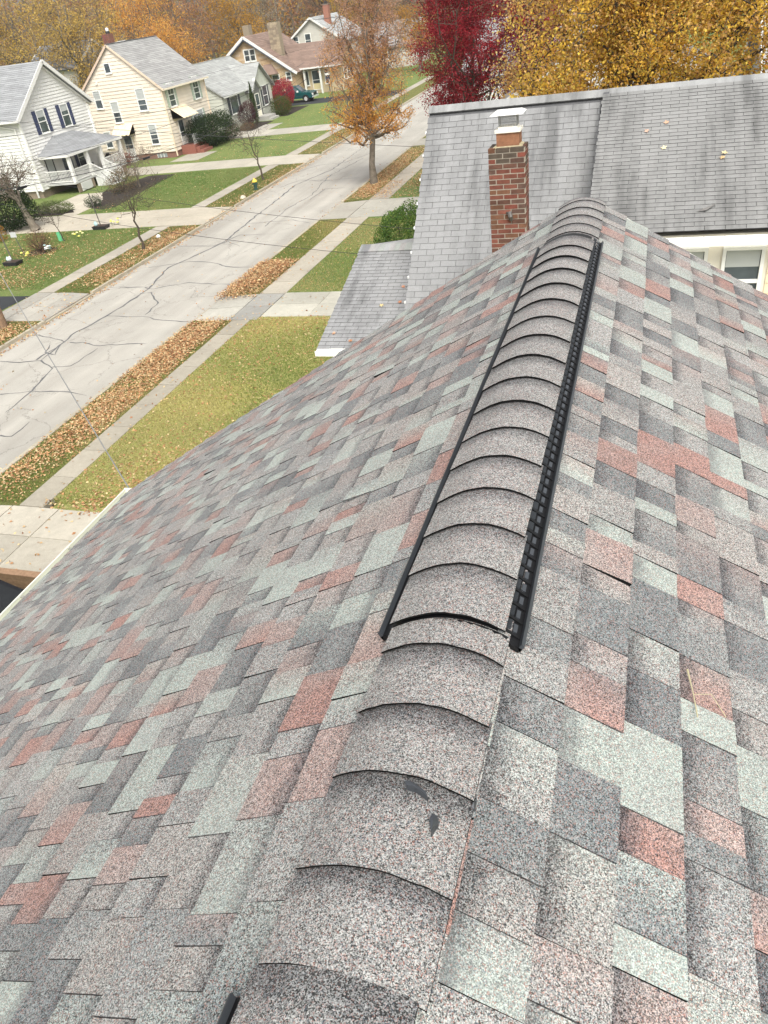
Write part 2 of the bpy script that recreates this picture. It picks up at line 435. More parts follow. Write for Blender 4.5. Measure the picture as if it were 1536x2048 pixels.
def cap_row(edges, sl, sr, rad, base, parent, front=.007, curl=.0):
    for a, b_ in zip(edges[:-1], edges[1:]):
        ln = b_ - a
        # the visible exposure ends at b_; the shingle runs on beneath the next one
        mb = cap(a, b_ + .02, sl + rnd.uniform(-.003, .003), sr + rnd.uniform(-.003, .003), rad, base + front + rnd.uniform(-.001, .002), base + .0005, .005, curl)
        mb.build('ridge_shingle', [M['granule'], M['cut_asphalt']], parent, smooth=False)
mats = [M['granule'], M['cut_asphalt']]
cap_row([.425, .585, .765, .925, 1.09, 1.24], -.175, .142, .13, .013, roof, .011, .006)
cap_row([3.98, 4.13, 4.29, 4.45, 4.61, 4.77, 4.84], -.165, .15, .12, .014, roof, .006)

def vent(y0, y1, edges, label):
    v = empty('ridge_vent', (XR, y0, ZR), parent=None)
    v.parent = house; v.location = Vector((XR, y0, ZR)) - house.location
    if label: v['label'] = label
    core = MB(); n = 10; L = .028
    ss = [-.172 + (.112 + .172) * i / n for i in range(n + 1)]
    for i in range(n):
        a = [arch(ss[i], .12, L - .006), arch(ss[i + 1], .12, L - .006)]
        b_ = [arch(ss[i], .12, -.005), arch(ss[i + 1], .12, -.005)]
        core.hexa([(b_[0][0], y0 + .012, b_[0][1]), (b_[1][0], y0 + .012, b_[1][1]), (b_[1][0], y1, b_[1][1]), (b_[0][0], y1, b_[0][1]),
                   (a[0][0], y0 + .012, a[0][1]), (a[1][0], y0 + .012, a[1][1]), (a[1][0], y1, a[1][1]), (a[0][0], y1, a[0][1])])
    core.build('vent_body', M['black_plastic'], v)
    lip = MB(); nl = 12; sl_ = [-.196 + (.166 + .196) * i / nl for i in range(nl + 1)]
    hl = [min(1, (s_ + .196) / .035, (.166 - s_) / .022) for s_ in sl_]
    for i in range(nl):
        p = [arch(sl_[i], .12, .002), arch(sl_[i + 1], .12, .002)]; q = [arch(sl_[i], .12, .012 + .008 * hl[i]), arch(sl_[i + 1], .12, .012 + .008 * hl[i + 1])]
        lip.hexa([(p[0][0], y0 - .004, p[0][1]), (p[1][0], y0 - .004, p[1][1]), (p[1][0], y0 + .010, p[1][1]), (p[0][0], y0 + .010, p[0][1]),
                  (q[0][0], y0 - .004, q[0][1]), (q[1][0], y0 - .004, q[1][1]), (q[1][0], y0 + .010, q[1][1]), (q[0][0], y0 + .010, q[0][1])])
    lip.build('end_lip', M['black_plastic'], v)
    for side, s_in, s_out in ((-1, .183, .198), (1, .150, .168)):
        base = MB()     # trough floor with the outer rail standing on it
        base.hexa([W(s_in - .045, y0, side, .002), W(s_out, y0, side, .002), W(s_out, y1, side, .002), W(s_in - .045, y1, side, .002),
                   W(s_in - .045, y0, side, .0125), W(s_out, y0, side, .0125), W(s_out, y1, side, .0125), W(s_in - .045, y1, side, .0125)] if side > 0 else
                  [W(s_out, y0, side, .002), W(s_in - .045, y0, side, .002), W(s_in - .045, y1, side, .002), W(s_out, y1, side, .002),
                   W(s_out, y0, side, .0125), W(s_in - .045, y0, side, .0125), W(s_in - .045, y1, side, .0125), W(s_out, y1, side, .0125)])
        base.build('vent_tray', M['black_plastic'], v)
        rail = MB(); a0, a1 = s_out - (.009 if side > 0 else .007), s_out
        q = [W(a0, y0, side, .002), W(a1, y0, side, .002), W(a1, y1, side, .002), W(a0, y1, side, .002),
             W(a0, y0, side, .026), W(a1, y0, side, .023), W(a1, y1, side, .023), W(a0, y1, side, .026)]
        if side < 0: q = [q[1], q[0], q[3], q[2], q[5], q[4], q[7], q[6]]
        rail.hexa(q); rail.build('vent_rail', M['grey_plastic'], v)
    yy = y0 + .022; i = 0
    while yy < y1 - .02:
        # baffle ribs between the shingle edge and the right rail
        rb = MB(); h0 = .021
        q = [W(.113, yy, 1, .004), W(.157, yy, 1, .004), W(.157, yy + .007, 1, .004), W(.113, yy + .007, 1, .004),
             W(.113, yy, 1, h0), W(.157, yy, 1, h0 - .006), W(.157, yy + .007, 1, h0 - .006), W(.113, yy + .007, 1, h0)]
        rb.hexa(q)
        for k in range(6):      # small louver fins and a screw boss inside each bay
            yk = yy + .010 + k * .0050
            rb.hexa([W(.114, yk, 1, .012), W(.130, yk + .004, 1, .012), W(.130, yk + .0052, 1, .012), W(.114, yk + .0012, 1, .012),
                     W(.114, yk, 1, .022), W(.130, yk + .004, 1, .020), W(.130, yk + .0052, 1, .020), W(.114, yk + .0012, 1, .022)], mi=1)
        rb.hexa([W(.136, yy + .012, 1, .012), W(.146, yy + .012, 1, .012), W(.146, yy + .036, 1, .012), W(.136, yy + .036, 1, .012),
                 W(.136, yy + .012, 1, .017), W(.146, yy + .012, 1, .017), W(.146, yy + .036, 1, .017), W(.136, yy + .036, 1, .017)], mi=1)
        rb.build('louver', [M['black_plastic'], M['grey_plastic']], v)
        yy += .046
    cap_row(edges, -.180, .130, .12, .029, v, .009, .003)
    return v
vent(1.165, 4.09, [1.173, 1.345, 1.505, 1.672, 1.84, 2.008, 2.18, 2.355, 2.535, 2.72, 2.905, 3.095, 3.285, 3.48, 3.66, 3.83, 4.0], 'long black ridge vent under arched shingles')
vent(-1.3, .385, [-1.2, -1.0, -.82, -.64, -.46, -.28, -.1, .07, .24, .405], 'black end of a second ridge vent at the lower edge')
# dark sealant blobs and dry stalks
def blob(pts, z, y, s, side, name='sealant_blob', mat=None, h=.006):
    mb = MB(); n = len(pts); c = [arch(s + p[0], .055, z)[0:2] for p in pts]
    top = [(c[i][0], y + pts[i][1], c[i][1] + h * .5) for i in range(n)]
    bot = [(c[i][0], y + pts[i][1], c[i][1] - .012) for i in range(n)]
    cx = sum(t_[0] for t_ in top) / n; cy = sum(t_[1] for t_ in top) / n; cz = sum(t_[2] for t_ in top) / n + h
    for i in range(n):
        j = (i + 1) % n
        mb.poly([bot[i], bot[j], top[j], top[i]]); mb.poly([top[i], top[j], (cx, cy, cz)])
    mb.build(name, mat or M['grey_plastic'], roof, smooth=False)
blob([(-.006, .010), (-.008, .002), (-.003, -.012), (.001, -.020), (.004, -.008), (.008, .002), (.006, .010), (-.001, .013)], .024, .690, .082, 1)
blob([(-.022, .004), (-.016, -.003), (0, -.002), (.014, -.005), (.028, -.009), (.022, -.001), (.006, .004), (-.012, .008)], .024, .735, .033, 1)
blob([(-.003, .009), (-.004, -.008), (.003, -.009), (.004, .008)], .014, .762, .143, 1)
st_ = MB(); st_.tube([W(.588, 1.372, 1, .013), W(.60, 1.30, 1, .016), W(.611, 1.24, 1, .013)], [.0026, .0012, .0018], 5, (.44, .39, .25))
st_.tube([W(.60, 1.30, 1, .015), W(.65, 1.33, 1, .016), W(.689, 1.286, 1, .013)], .0010, 5, (.44, .39, .25))
tag(st_.build('dry_stalk', M['attr']), 'dry straw-coloured stalk lying on the right-hand roof slope', 'stalk')

# gutter along the eave and drip edge on the rake
gt = MB(); ex, _, ez = W(SE, 0, -1); gx = ex
def gprof(x_off, z0, z1, w_, col):
    gt.box(gx + x_off, gx + x_off + w_, YN, YF + .03, ez + z0, ez + z1, col)
gprof(-.062, -.05, -.044, .06, (.36, .40, .26)); gprof(-.074, -.11, -.004, .012, (.78, .77, .68)); gprof(-.004, -.11, -.02, .004, (.45, .48, .36)); gprof(-.065, -.11, -.10, .07, (.5, .5, .42))
gt.box(gx - .076, gx + .03, YF + .022, YF + .035, ez - .11, ez + .0, (.80, .79, .70))
g = gt.build('gutter', M['attr'], house)
for k in range(9):
    h = MB(); yk = YN + .4 + k * .62
    h.beam((gx - .07, yk, ez - .02), (gx + .01, yk, ez - .012), .02, .006, (.3, .3, .26)); h.build('gutter_hanger', M['attr'], g)
dr = MB()
for side in (-1, 1):
    dr.beam(W(.1, YF + .018, side, -.03), W(SE, YF + .018, side, -.03), .012, .05, (.80, .79, .73), up=(0, 0, 1))
dr.build('rake_trim', M['attr'], house)

# ================================================================== NEIGHBOUR'S HOUSE
nb = empty('grey_roofed_house', (0, 16.8, 0), 'neighbouring house with worn light grey shingle roofs, a dormer and a brick chimney', 'house')
RX, RY, RZ = -4.31, 16.86, 7.86       # left rake, ridge
def tabs(x0, x1, origin, pitch, exp, rows, seed, out, wtab=.305, base=(.24, .24, .243), jag=.012):
    """three-tab shingles on a plane facing -Y whose top edge is at origin=(y,z)"""
    r2 = random.Random(seed); c, s_ = math.cos(pitch), math.sin(pitch); y_, z_ = origin
    def pt(x, s, up): return (x, y_ - s * c - up * s_, z_ - s * s_ + up * c)
    for i in range(rows):
        sa, sb = i * exp, (i + 1) * exp; x = x0 - (0 if i % 2 else wtab * .5) - .0; sh = r2.uniform(-.006, .006)
        while x < x1:
            a = max(x + sh + .0035, x0 - r2.uniform(0, jag)); b_ = min(x + wtab + sh - .0035, x1)
            x += wtab
            if b_ - a < .02: continue
            k = r2.uniform(.93, 1.06); cc = tuple(v * k for v in base); mb = MB()
            dz = r2.uniform(-.0015, .002); t_ = .012 + dz
            top = [pt(a, sb, t_), pt(b_, sb, t_ + r2.uniform(-.001, .001)), pt(b_, sa - .01, .004), pt(a, sa - .01, .004)]
            bot = [pt(a, sb, -.004), pt(b_, sb, -.004), pt(b_, sa - .01, -.004), pt(a, sa - .01, -.004)]
            mb.poly(top, cc); 
            for i_, j_ in ((0, 1), (1, 2), (3, 0)):
                mb.poly([bot[i_], bot[j_], top[j_], top[i_]], (.05, .05, .055))
            out.append((mb, top))
P44, P25, P17 = R_(44), R_(24.75), R_(16.65)
lst = []
tabs(RX, -.90, (16.72, 7.727), P44, .127, 46, 3, lst)
DX = -.87
tabs(DX, 7.5, (16.70, 7.86), P25, .1015, 38, 4, lst, base=(.228, .226, .222))
PX0, PX1 = -6.46, -4.33
tabs(PX0, PX1, (17.36, 4.89), P17, .127, 28, 5, lst, base=(.285, .285, .29))
nr = MB()
def slope_deck(x0, x1, top, pitch, ln, th=.09, col=(.10, .10, .105), face=-1):
    y_, z_ = top; c, s_ = math.cos(pitch), math.sin(pitch)
    e = (y_ + face * ln * c, z_ - ln * s_)
    a = [(x0, e[0], e[1]), (x1, e[0], e[1]), (x1, y_, z_), (x0, y_, z_)]
    if face > 0: a = a[::-1]
    nr.hexa([(p[0], p[1], p[2] - th) for p in a] + a, col)
slope_deck(RX + .01, 7.5, (16.86, 7.85), P44, 6.1)
slope_deck(RX + .01, 7.5, (16.87, 7.85), P44, 6.1, face=1)
slope_deck(DX + .01, 7.5, (16.80, 7.885), P25, 3.86, th=.05)
slope_deck(PX0 + .01, PX1, (17.60, 4.955), P17, 3.80)
nroof = nr.build('roof', M['farroof'], nb)
pieces(nroof, 'shingle', lst, M['old_tab'])
# far side of the low front roof, and ridge shingles
fr = MB(); fr.hexa([(PX0, 17.61, 4.86), (PX1, 17.61, 4.86), (PX1, 18.75, 4.80), (PX0 + .05, 17.8, 4.84),
                    (PX0, 17.61, 4.95), (PX1, 17.61, 4.95), (PX1, 18.75, 4.88), (PX0 + .05, 17.8, 4.93)], (.31, .31, .31))
fr.build('rear_slope', M['old_tab'], nroof)
x = RX
while x < 7.4:
    rb = MB(); wd = .127; k = rnd.uniform(.95, 1.06); c_ = tuple(.29 * k for _ in range(3)); x1 = min(x + wd, 7.4)
    zt = 7.93 if x < DX else 7.935; pn = P44 if x < DX else P25
    for fc in (-1, 1):
        pp = pn if fc < 0 else P44; dd = .16
        e = (16.86 + fc * dd * math.cos(pp), zt - dd * math.sin(pp) - .004)
        q = [(x, e[0], e[1]), (x1, e[0], e[1] + .003), (x1, 16.86, zt + .004), (x, 16.86, zt)]
        if fc > 0: q = q[::-1]
        rb.poly(q, c_); 
        if fc < 0: rb.poly([(x, e[0], e[1] - .015), (x1, e[0], e[1] - .015), (x1, e[0], e[1] + .003), (x, e[0], e[1])], (.08, .08, .08))
    if x < RX + .02: rb.poly([(x, 16.86 - .16 * math.cos(P44), zt - .13), (x, 16.86, zt), (x, 16.86 + .16 * math.cos(P44), zt - .13)][::-1], (.3, .3, .3))
    rb.build('ridge_shingle', M['old_tab'], nroof); x = x1
x = PX0
while x < PX1 - .02:
    rb = MB(); x1 = min(x + .127, PX1)
    rb.hexa([(x, 17.33, 4.90), (x1, 17.33, 4.903), (x1, 17.62, 4.985), (x, 17.62, 4.982), (x, 17.33, 4.915), (x1, 17.33, 4.919), (x1, 17.62, 4.999), (x, 17.62, 4.995)], tuple(.33 * rnd.uniform(.97, 1.05) for _ in range(3)))
    rb.build('ridge_shingle', M['old_tab'], nroof); x = x1
# walls, dormer cheek, porch wall
nw = MB(); CRM = (.70, .655, .56)
nw.box(-4.12, 7.3, 12.75, 21.0, 0, 3.95, CRM)
nw.poly([(-4.12, 12.75, 3.9), (-4.12, 21.0, 3.9), (-4.12, 16.86, 7.72)][::-1], CRM)
nw.box(DX + .12, 7.3, 13.32, 14.0, 3.9, 6.15, CRM)
nw.poly([(DX + .12, 13.32, 4.3), (DX + .12, 16.6, 7.5), (DX + .12, 16.6, 7.72), (DX + .12, 13.32, 6.2)][::-1], CRM)
nw.build('wall', M['attr'], nb)
pw = MB(); pw.box(PX0 + .25, -4.12, 14.2, 18.4, 0, 3.85, CRM); pw.build('front_wing_wall', M['attr'], nb)
for k in range(11):     # clapboards on the dormer face right of the window
    bd = MB(); z0 = 4.15 + k * .17
    bd.hexa([(1.98, 13.295, z0), (7.3, 13.295, z0), (7.3, 13.321, z0), (1.98, 13.321, z0), (1.98, 13.312, z0 + .17), (7.3, 13.312, z0 + .17), (7.3, 13.321, z0 + .17), (1.98, 13.321, z0 + .17)], (.74, .62, .44))
    bd.build('siding_board', M['attr'], nb)
def gutter_run(x0, x1, y_, z_, parent, seg=.305):
    gm = MB(); gm.box(x0, x1, y_ - .105, y_, z_ - .10, z_ - .092, (.8, .8, .77)); gm.box(x0, x1, y_ - .112, y_ - .100, z_ - .10, z_ + .012, (.84, .83, .80))
    gm.box(x0, x1, y_ - .003, y_ + .004, z_ - .10, z_ - .0, (.7, .7, .67)); gg = gm.build('gutter', M['attr'], parent)
    xx = x0 + .02
    while xx < x1 - .1:     # leaf-guard panels
        p = MB(); b_ = min(xx + seg - .008, x1)
        p.hexa([(xx, y_ - .098, z_ + .0), (b_, y_ - .098, z_ + .0), (b_, y_ + .02, z_ + .018), (xx, y_ + .02, z_ + .018), (xx, y_ - .098, z_ + .004), (b_, y_ - .098, z_ + .004), (b_, y_ + .02, z_ + .022), (xx, y_ + .02, z_ + .022)], (.80, .79, .76))
        p.build('gutter_guard', M['attr'], gg); xx += seg
gutter_run(DX - .02, 7.5, 13.10, 6.155, nb); gutter_run(PX0, PX1, 13.95, 3.865, nb)
for k in range(9):      # white drip-edge tips along the left rake
    s = .5 + k * .53; y_ = 16.86 - s * math.cos(P44); z_ = 7.86 - s * math.sin(P44); d = MB()
    d.box(RX - .025, RX + .0, y_ - .03, y_ + .02, z_ - .03, z_ + .012, (.85, .85, .85)); d.build('drip_edge_tip', M['attr'], nb)

def window(parent, c, ax, n, w_, h, frame=(.78, .78, .75), fw=.07, bars=1, shutter=None, sw=.30, blind=.0, grid=False, glassm='glass', sill=True):
    """c centre on the wall, ax horizontal unit, n outward unit"""
    c, ax, n = Vector(c), Vector(ax), Vector(n); up = Vector((0, 0, 1))
    def slab(mb, u0, u1, v0, v1, d0, d1, col):
        P = lambda u, v, d: c + ax * u + up * v + n * d
        q = [P(u0, v0, d0), P(u1, v0, d0), P(u1, v0, d1), P(u0, v0, d1), P(u0, v1, d0), P(u1, v1, d0), P(u1, v1, d1), P(u0, v1, d1)]
        if ax.cross(up).dot(n) > 0: q = [q[3], q[2], q[1], q[0], q[7], q[6], q[5], q[4]]
        mb.hexa(q, col)
    f = MB(); W2, H2 = w_ / 2, h / 2
    slab(f, -W2 - fw, -W2, -H2 - fw, H2 + fw, -.02, .05, frame); slab(f, W2, W2 + fw, -H2 - fw, H2 + fw, -.02, .05, frame)
    slab(f, -W2, W2, H2, H2 + fw, -.02, .048, frame); slab(f, -W2, W2, -H2 - fw, -H2, -.02, .048, frame)
    if sill: slab(f, -W2 - fw * 1.3, W2 + fw * 1.3, -H2 - fw - .05, -H2 - fw, -.02, .09, frame)
    fo = f.build('window', M['attr'], parent)
    p = MB(); slab(p, -W2, W2, -H2, H2, -.01, .012, (1, 1, 1)); p.build('pane', M[glassm], fo)
    if blind: b_ = MB(); slab(b_, -W2 + .01, W2 - .01, H2 * (1 - 2 * blind), H2, .0125, .0165, (.42, .44, .43)); b_.build('blind', M['attr'], fo)
    if bars:
        b_ = MB(); slab(b_, -W2, W2, -.03, .03, .013, .04, frame)
        if bars > 1: slab(b_, -W2, W2, -H2 * .5 - .02, -H2 * .5 + .02, .0135, .034, frame)
        if grid: slab(b_, -.014, .014, 0.03, H2, .0135, .03, frame); slab(b_, -W2, W2, H2 * .5 - .014, H2 * .5 + .014, .0138, .031, frame)
        b_.build('sash_bar', M['attr'], fo)
    if shutter:
        for s_ in (-1, 1):
            b_ = MB(); a, z_ = sorted((s_ * (W2 + fw + .01), s_ * (W2 + fw + sw)))
            slab(b_, a, z_, -H2 - fw, H2 + fw, -.01, .045, shutter)
            for k in range(9): zz = -H2 + (k + .5) * h / 9; slab(b_, a + .04, z_ - .04, zz - .03, zz + .03, .0455, .053, tuple(v * 1.25 for v in shutter))
            b_.build('shutter', M['attr'], parent)
    return fo
X_, Y_ = (1, 0, 0), (0, 1, 0)
window(nb, (1.60, 13.32, 5.38), X_, (0, -1, 0), .52, 1.02, fw=.055, bars=1, blind=.27)
window(nb, (.80, 13.32, 5.38), X_, (0, -1, 0), .42, 1.02, fw=.055, bars=1, blind=.9)
# chimney of separate bricks
ch = MB(); CX0, CX1, CY0, CY1, CZ = -2.24, -1.70, 12.05, 12.46, 7.88
ch.box(CX0 + .004, CX1 - .004, CY0 + .004, CY1 - .004, 2.5, CZ - .02); chim = ch.build('chimney', M['mortar'], nb)
bl, bh, joint = .2133, .0725, .014; BC = [(.15, .056, .042), (.19, .062, .045), (.12, .06, .045), (.165, .08, .05), (.20, .075, .054), (.11, .065, .052)]
rows = int((CZ - 5.6) / bh)
def brick(x0, x1, y0, y1, z0, z1, c): b_ = MB(); d = lambda: rnd.uniform(-.003, .003); b_.box(x0 + d() * .5, x1, y0 + d() - .001, y1 + d(), z0 + d() * .6, z1 + d() * .4, c); return b_.build('brick', M['brick'], chim)
for i in range(rows):
    z1 = CZ - i * bh - .002; z0 = z1 - bh + joint; dark = (i < 4 and rnd.random() < .8)
    def bc():
        c = rnd.choice(BC); k = rnd.uniform(.8, 1.1) * (.5 if (i < 4 and rnd.random() < .6) else 1); return tuple(v * k for v in c) if k > .6 else (.09, .07, .055)
    xs = [CX0, CX0 + (bl if i % 2 else bl / 2)]
    while xs[-1] < CX1 - .02: xs.append(min(xs[-1] + bl, CX1))
    for a, b_ in zip(xs[:-1], xs[1:]):
        brick(a + (0 if a == CX0 else joint / 2), b_ - (0 if b_ == CX1 else joint / 2), CY0, CY0 + .10, z0, z1, bc())
    ys = [CY0 + .10 + joint, CY0 + (.10 + bl if i % 2 else .10 + bl * .75), CY1]
    for a, b_ in zip(ys[:-1], ys[1:]):
        brick(CX1 - .095, CX1 + .001, a, b_ - joint, z0, z1, bc()); 
        if i < 6: brick(CX0 - .001, CX0 + .095, a, b_ - joint, z0, z1, bc())
cw = MB()   # mortar wash crown
cw.hexa([(CX0 + .02, CY0 + .03, CZ - .03), (CX1 - .01, CY0 + .03, CZ - .03), (CX1 - .01, CY1 - .02, CZ - .03), (CX0 + .02, CY1 - .02, CZ - .03),
         (CX0 + .10, CY0 + .10, CZ + .025), (CX1 - .08, CY0 + .10, CZ + .03), (CX1 - .08, CY1 - .08, CZ + .02), (CX0 + .10, CY1 - .08, CZ + .02)], (.36, .31, .20)); cw.build('mortar_crown', M['brick'], chim)
fl = MB(); fl.box(-2.125, -1.79, 12.13, 12.40, CZ, CZ + .20, (.27, .13, .075)); fl.build('flue_tile', M['brick'], chim)
cc = MB(); cc.box(-2.145, -1.77, 12.11, 12.42, CZ + .19, CZ + .235, (.75, .72, .65)); cc.box(-2.10, -1.815, 12.15, 12.38, CZ + .235, CZ + .265, (.75, .72, .65)); cc.build('cap_base', M['attr'], chim)
ms = MB()
for k in range(12):
    xx = -2.09 + k * .0236
    for yy in (12.155, 12.365): ms.box(xx, xx + .003, yy, yy + .003, CZ + .26, CZ + .43, (.25, .25, .25))
for k in range(9):
    zz = CZ + .28 + k * .018
    for yy in (12.154, 12.364): ms.box(-2.09, -1.826, yy, yy + .003, zz, zz + .003, (.3, .3, .3))
for k in range(9):
    yy = 12.155 + k * .0262
    for xx in (-2.092, -1.828): ms.box(xx, xx + .003, yy, yy + .003, CZ + .26, CZ + .43, (.25, .25, .25))
ms.build('spark_mesh', M['attr'], chim)
lid = MB(); z_ = CZ + .43
lid.hexa([(-2.20, 12.05, z_), (-1.72, 12.05, z_), (-1.72, 12.47, z_), (-2.20, 12.47, z_), (-2.14, 12.12, z_ + .035), (-1.78, 12.12, z_ + .035), (-1.78, 12.40, z_ + .035), (-2.14, 12.40, z_ + .035)]); lid.build('chimney_lid', M['white_metal'], chim)
fit = MB(); fit.tube([(-1.945, 12.03, 6.98), (-1.925, 12.0, 6.92), (-1.92, 12.035, 6.86)], [.03, .036, .03], 7, (.10, .09, .085)); fit.box(-1.99, -1.95, 12.02, 12.05, 6.95, 6.98, (.05, .045, .04)); fit.build('iron_bracket', M['attr'], chim)
# a torn curled tab and a few leaves lying on the dormer roof
tn = MB(); q = lambda x, s, up: (x, 16.70 - s * math.cos(P25) - up * math.sin(P25), 7.86 - s * math.sin(P25) + up * math.cos(P25))
tn.poly([q(.83, 3.42, .016), q(.98, 3.44, .05), q(1.13, 3.30, .055), q(1.08, 3.27, .017)], (.2, .19, .18)); tn.build('torn_tab', M['old_tab'], nroof)

# ================================================================== GROUND AND STREET
KL, KR, RZ0 = -24.5, -17.15, -.13       # kerb faces, road level
def sheet(name, x0, x1, y0, y1, z, mat, kind='structure', depth=.12, parent=None, col=(1, 1, 1), zc=None):
    b_ = MB(); b_.box(x0, x1, y0, y1, z - depth, z, col); o = b_.build(name, mat, parent)
    if kind: o['kind'] = kind
    return o
g_ = MB(); g_.poly([(-900, -300, -.16), (600, -300, -.16), (600, 1500, -.16), (-900, 1500, -.16)]); tag(g_.build('ground', M['terrain']), kind='structure')
sheet('road', KL, KR, -30, 260, RZ0, M['road'], depth=.025)
sheet('lawn', -130, -27.79, -30, 260, 0, M['grass_left'])
sheet('lawn', -14.16, 90, 28.95, 260, -.001, M['grass_neigh'])
sheet('lawn', -14.44, 90, 13.05, 25.9, 0, M['grass_ours'])
sheet('lawn', -14.16, 90, -30, 13.05, -.004, M['grass_ours'])
sheet('lawn', -14.16, 90, 25.9, 28.95, -.004, M['grass_neigh'])
sheet('verge', KR + .18, -15.22, 12.6, 25.55, .004, M['grass_strip']); sheet('verge', KR + .18, -15.38, 28.5, 40.3, .004, M['grass_strip'])
sheet('verge', KR + .18, -15.38, 44.3, 60.5, .004, M['grass_strip']); sheet('verge', KR + .18, -15.38, 63.5, 260, .004, M['grass_strip']); sheet('verge', KR + .18, -14.16, -30, 10.18, .004, M['grass_strip'])
for y0, y1 in ((-10, 25.7), (29.4, 40.6), (45.0, 57.2), (61.0, 72), (76, 260)):
    sheet('verge', -26.78, KL - .18, y0, y1, .004, M['grass_strip'])
DRL = ((25.75, 29.3), (40.7, 44.9), (57.3, 60.9), (72.1, 75.9)); DRR = ((10.2, 12.6), (25.6, 28.5), (40.4, 44.2), (60.6, 63.4))
def kerb(x, sgn, gaps, name='kerb'):
    k = empty(name, (x, 40, 0), kind='structure'); cuts = sorted(gaps); y = -25.0
    while y < 200:
        step = 3.0; low = False; nx = y + step
        for a, b_ in cuts:
            if a - .05 <= y < b_: low = True; nx = min(y + step, b_); break
            if y < a: nx = min(nx, a); break
        x0, x1 = sorted((x, x + sgn * .18)); h = -.075 if low else .012 + rnd.uniform(-.008, .008); c_ = rnd.uniform(.86, 1.06); w_ = rnd.uniform(-.01, .01)
        b_ = MB(); b_.hexa([(x0, y + .008, -.16), (x1, y + .008, -.16), (x1, nx - .008, -.16), (x0, nx - .008, -.16),
                            (x0 + (.03 if sgn < 0 else .0) + 0, y + .008, h), (x1 - (.03 if sgn > 0 else 0), y + .008, h), (x1 - (.03 if sgn > 0 else 0), nx - .008, h), (x0 + (.03 if sgn < 0 else 0), nx - .008, h)],
                           (.43 * c_, .385 * c_, .30 * c_))
        b_.build('kerb_stone', M['concrete'], k); y = nx
kerb(KL, -1, DRL); kerb(KR, 1, DRR)
def slabs(name, x0, x1, y0, y1, nx, ny, z=.016, col=(.40, .375, .325), zf=None, parent=None, kind='structure', jog=.006):
    p = empty(name, ((x0 + x1) / 2, (y0 + y1) / 2, 0), kind=kind)
    for i in range(nx):
        for j in range(ny):
            a0, a1 = x0 + (x1 - x0) * i / nx, x0 + (x1 - x0) * (i + 1) / nx; b0, b1 = y0 + (y1 - y0) * j / ny, y0 + (y1 - y0) * (j + 1) / ny
            k = rnd.uniform(.88, 1.08); t_ = rnd.uniform(-jog, jog); g = .012
            zz = (lambda xx: z + t_ + (zf(xx) if zf else 0)); b_ = MB(); q = [(a0 + g, b0 + g), (a1 - g, b0 + g), (a1 - g, b1 - g), (a0 + g, b1 - g)]
            b_.hexa([(u, v, -.14) for u, v in q] + [(u, v, zz(u)) for u, v in q], tuple(c * k for c in col)); b_.build('slab', M['concrete'], p)
    return p
slabs('pavement', -15.22, -14.42, 12.62, 25.55, 1, 9, col=(.365, .33, .27)); slabs('pavement', -15.38, -14.15, 28.55, 40.3, 1, 8, col=(.42, .38, .315)); slabs('pavement', -15.38, -14.15, 44.3, 60.5, 1, 10, col=(.40, .36, .30)); slabs('pavement', -15.38, -14.15, 63.5, 100, 1, 18)
slabs('pavement', -15.38, -14.15, -8, 10.2, 1, 12, col=(.34, .325, .30))
for y0, y1, n in ((8, 25.7, 12), (29.4, 40.6, 8), (45.0, 57.2, 8), (61, 72, 7), (76, 110, 18)): slabs('pavement', -27.8, -26.78, y0, y1, 1, n, col=(.41, .37, .31))
rampR = lambda xx: -.088 * max(0, min(1, (-15.9 - xx) / 1.2)); rampL = lambda xx: -.088 * max(0, min(1, (xx + 26.0) / 1.3))
slabs('driveway', -17.13, -15.4, 10.2, 12.6, 1, 1, zf=rampR, col=(.44, .40, .33)); slabs('driveway', -15.38, -5.0, 10.2, 12.6, 7, 2, .018, col=(.43, .395, .33))
slabs('driveway', -17.13, -15.4, 25.58, 28.5, 1, 2, zf=rampR, col=(.44, .42, .37)); slabs('driveway', -15.38, -14.17, 25.58, 28.5, 1, 2, .018, col=(.33, .32, .295)); slabs('driveway', -14.15, -8, 25.9, 28.6, 3, 2, .02, col=(.44, .42, .36))
slabs('driveway', -17.13, -15.4, 40.35, 44.2, 1, 2, zf=rampR); slabs('driveway', -15.38, -6, 40.35, 44.2, 5, 2, .018, col=(.41, .39, .34)); slabs('driveway', -17.1, -6, 60.6, 63.4, 5, 1)
slabs('driveway', -27.8, -24.72, 25.75, 29.3, 3, 2, .018, zf=rampL, col=(.40, .375, .33)); slabs('driveway', -44.5, -24.72, 40.75, 44.9, 7, 2, .018, zf=rampL, col=(.48, .43, .35))
slabs('driveway', -46, -24.72, 57.4, 60.9, 8, 1, .018, zf=rampL, col=(.46, .42, .35)); slabs('driveway', -45, -24.72, 72.2, 75.8, 8, 1, .018, zf=rampL, col=(.44, .41, .35))
bt = MB(); bt.hexa([(-60, 25.2, 0), (-28.1, 25.9, 0), (-27.85, 28.9, 0), (-60, 29.6, 0), (-60, 25.2, .014), (-28.3, 25.9, .014), (-27.85, 28.9, .014), (-60, 29.6, .014)]); tag(bt.build('driveway', M['blacktop']), kind='structure')
bt = MB(); bt.box(-60, -27.85, 93.2, 98.2, 0, .014); tag(bt.build('driveway', M['blacktop']), kind='structure')
slabs('path', -41.2, -37.1, 46.75, 51.6, 2, 2, .014, col=(.50, .45, .37)); slabs('path', -38.0, -36.7, 44.95, 46.73, 1, 1, .015, col=(.50, .45, .37))
slabs('path', -39.4, -36.6, 62.2, 66.0, 2, 2, .013, col=(.38, .35, .29)); slabs('path', -40.3, -36.0, 75.85, 79.8, 3, 2, .013, col=(.44, .41, .36))

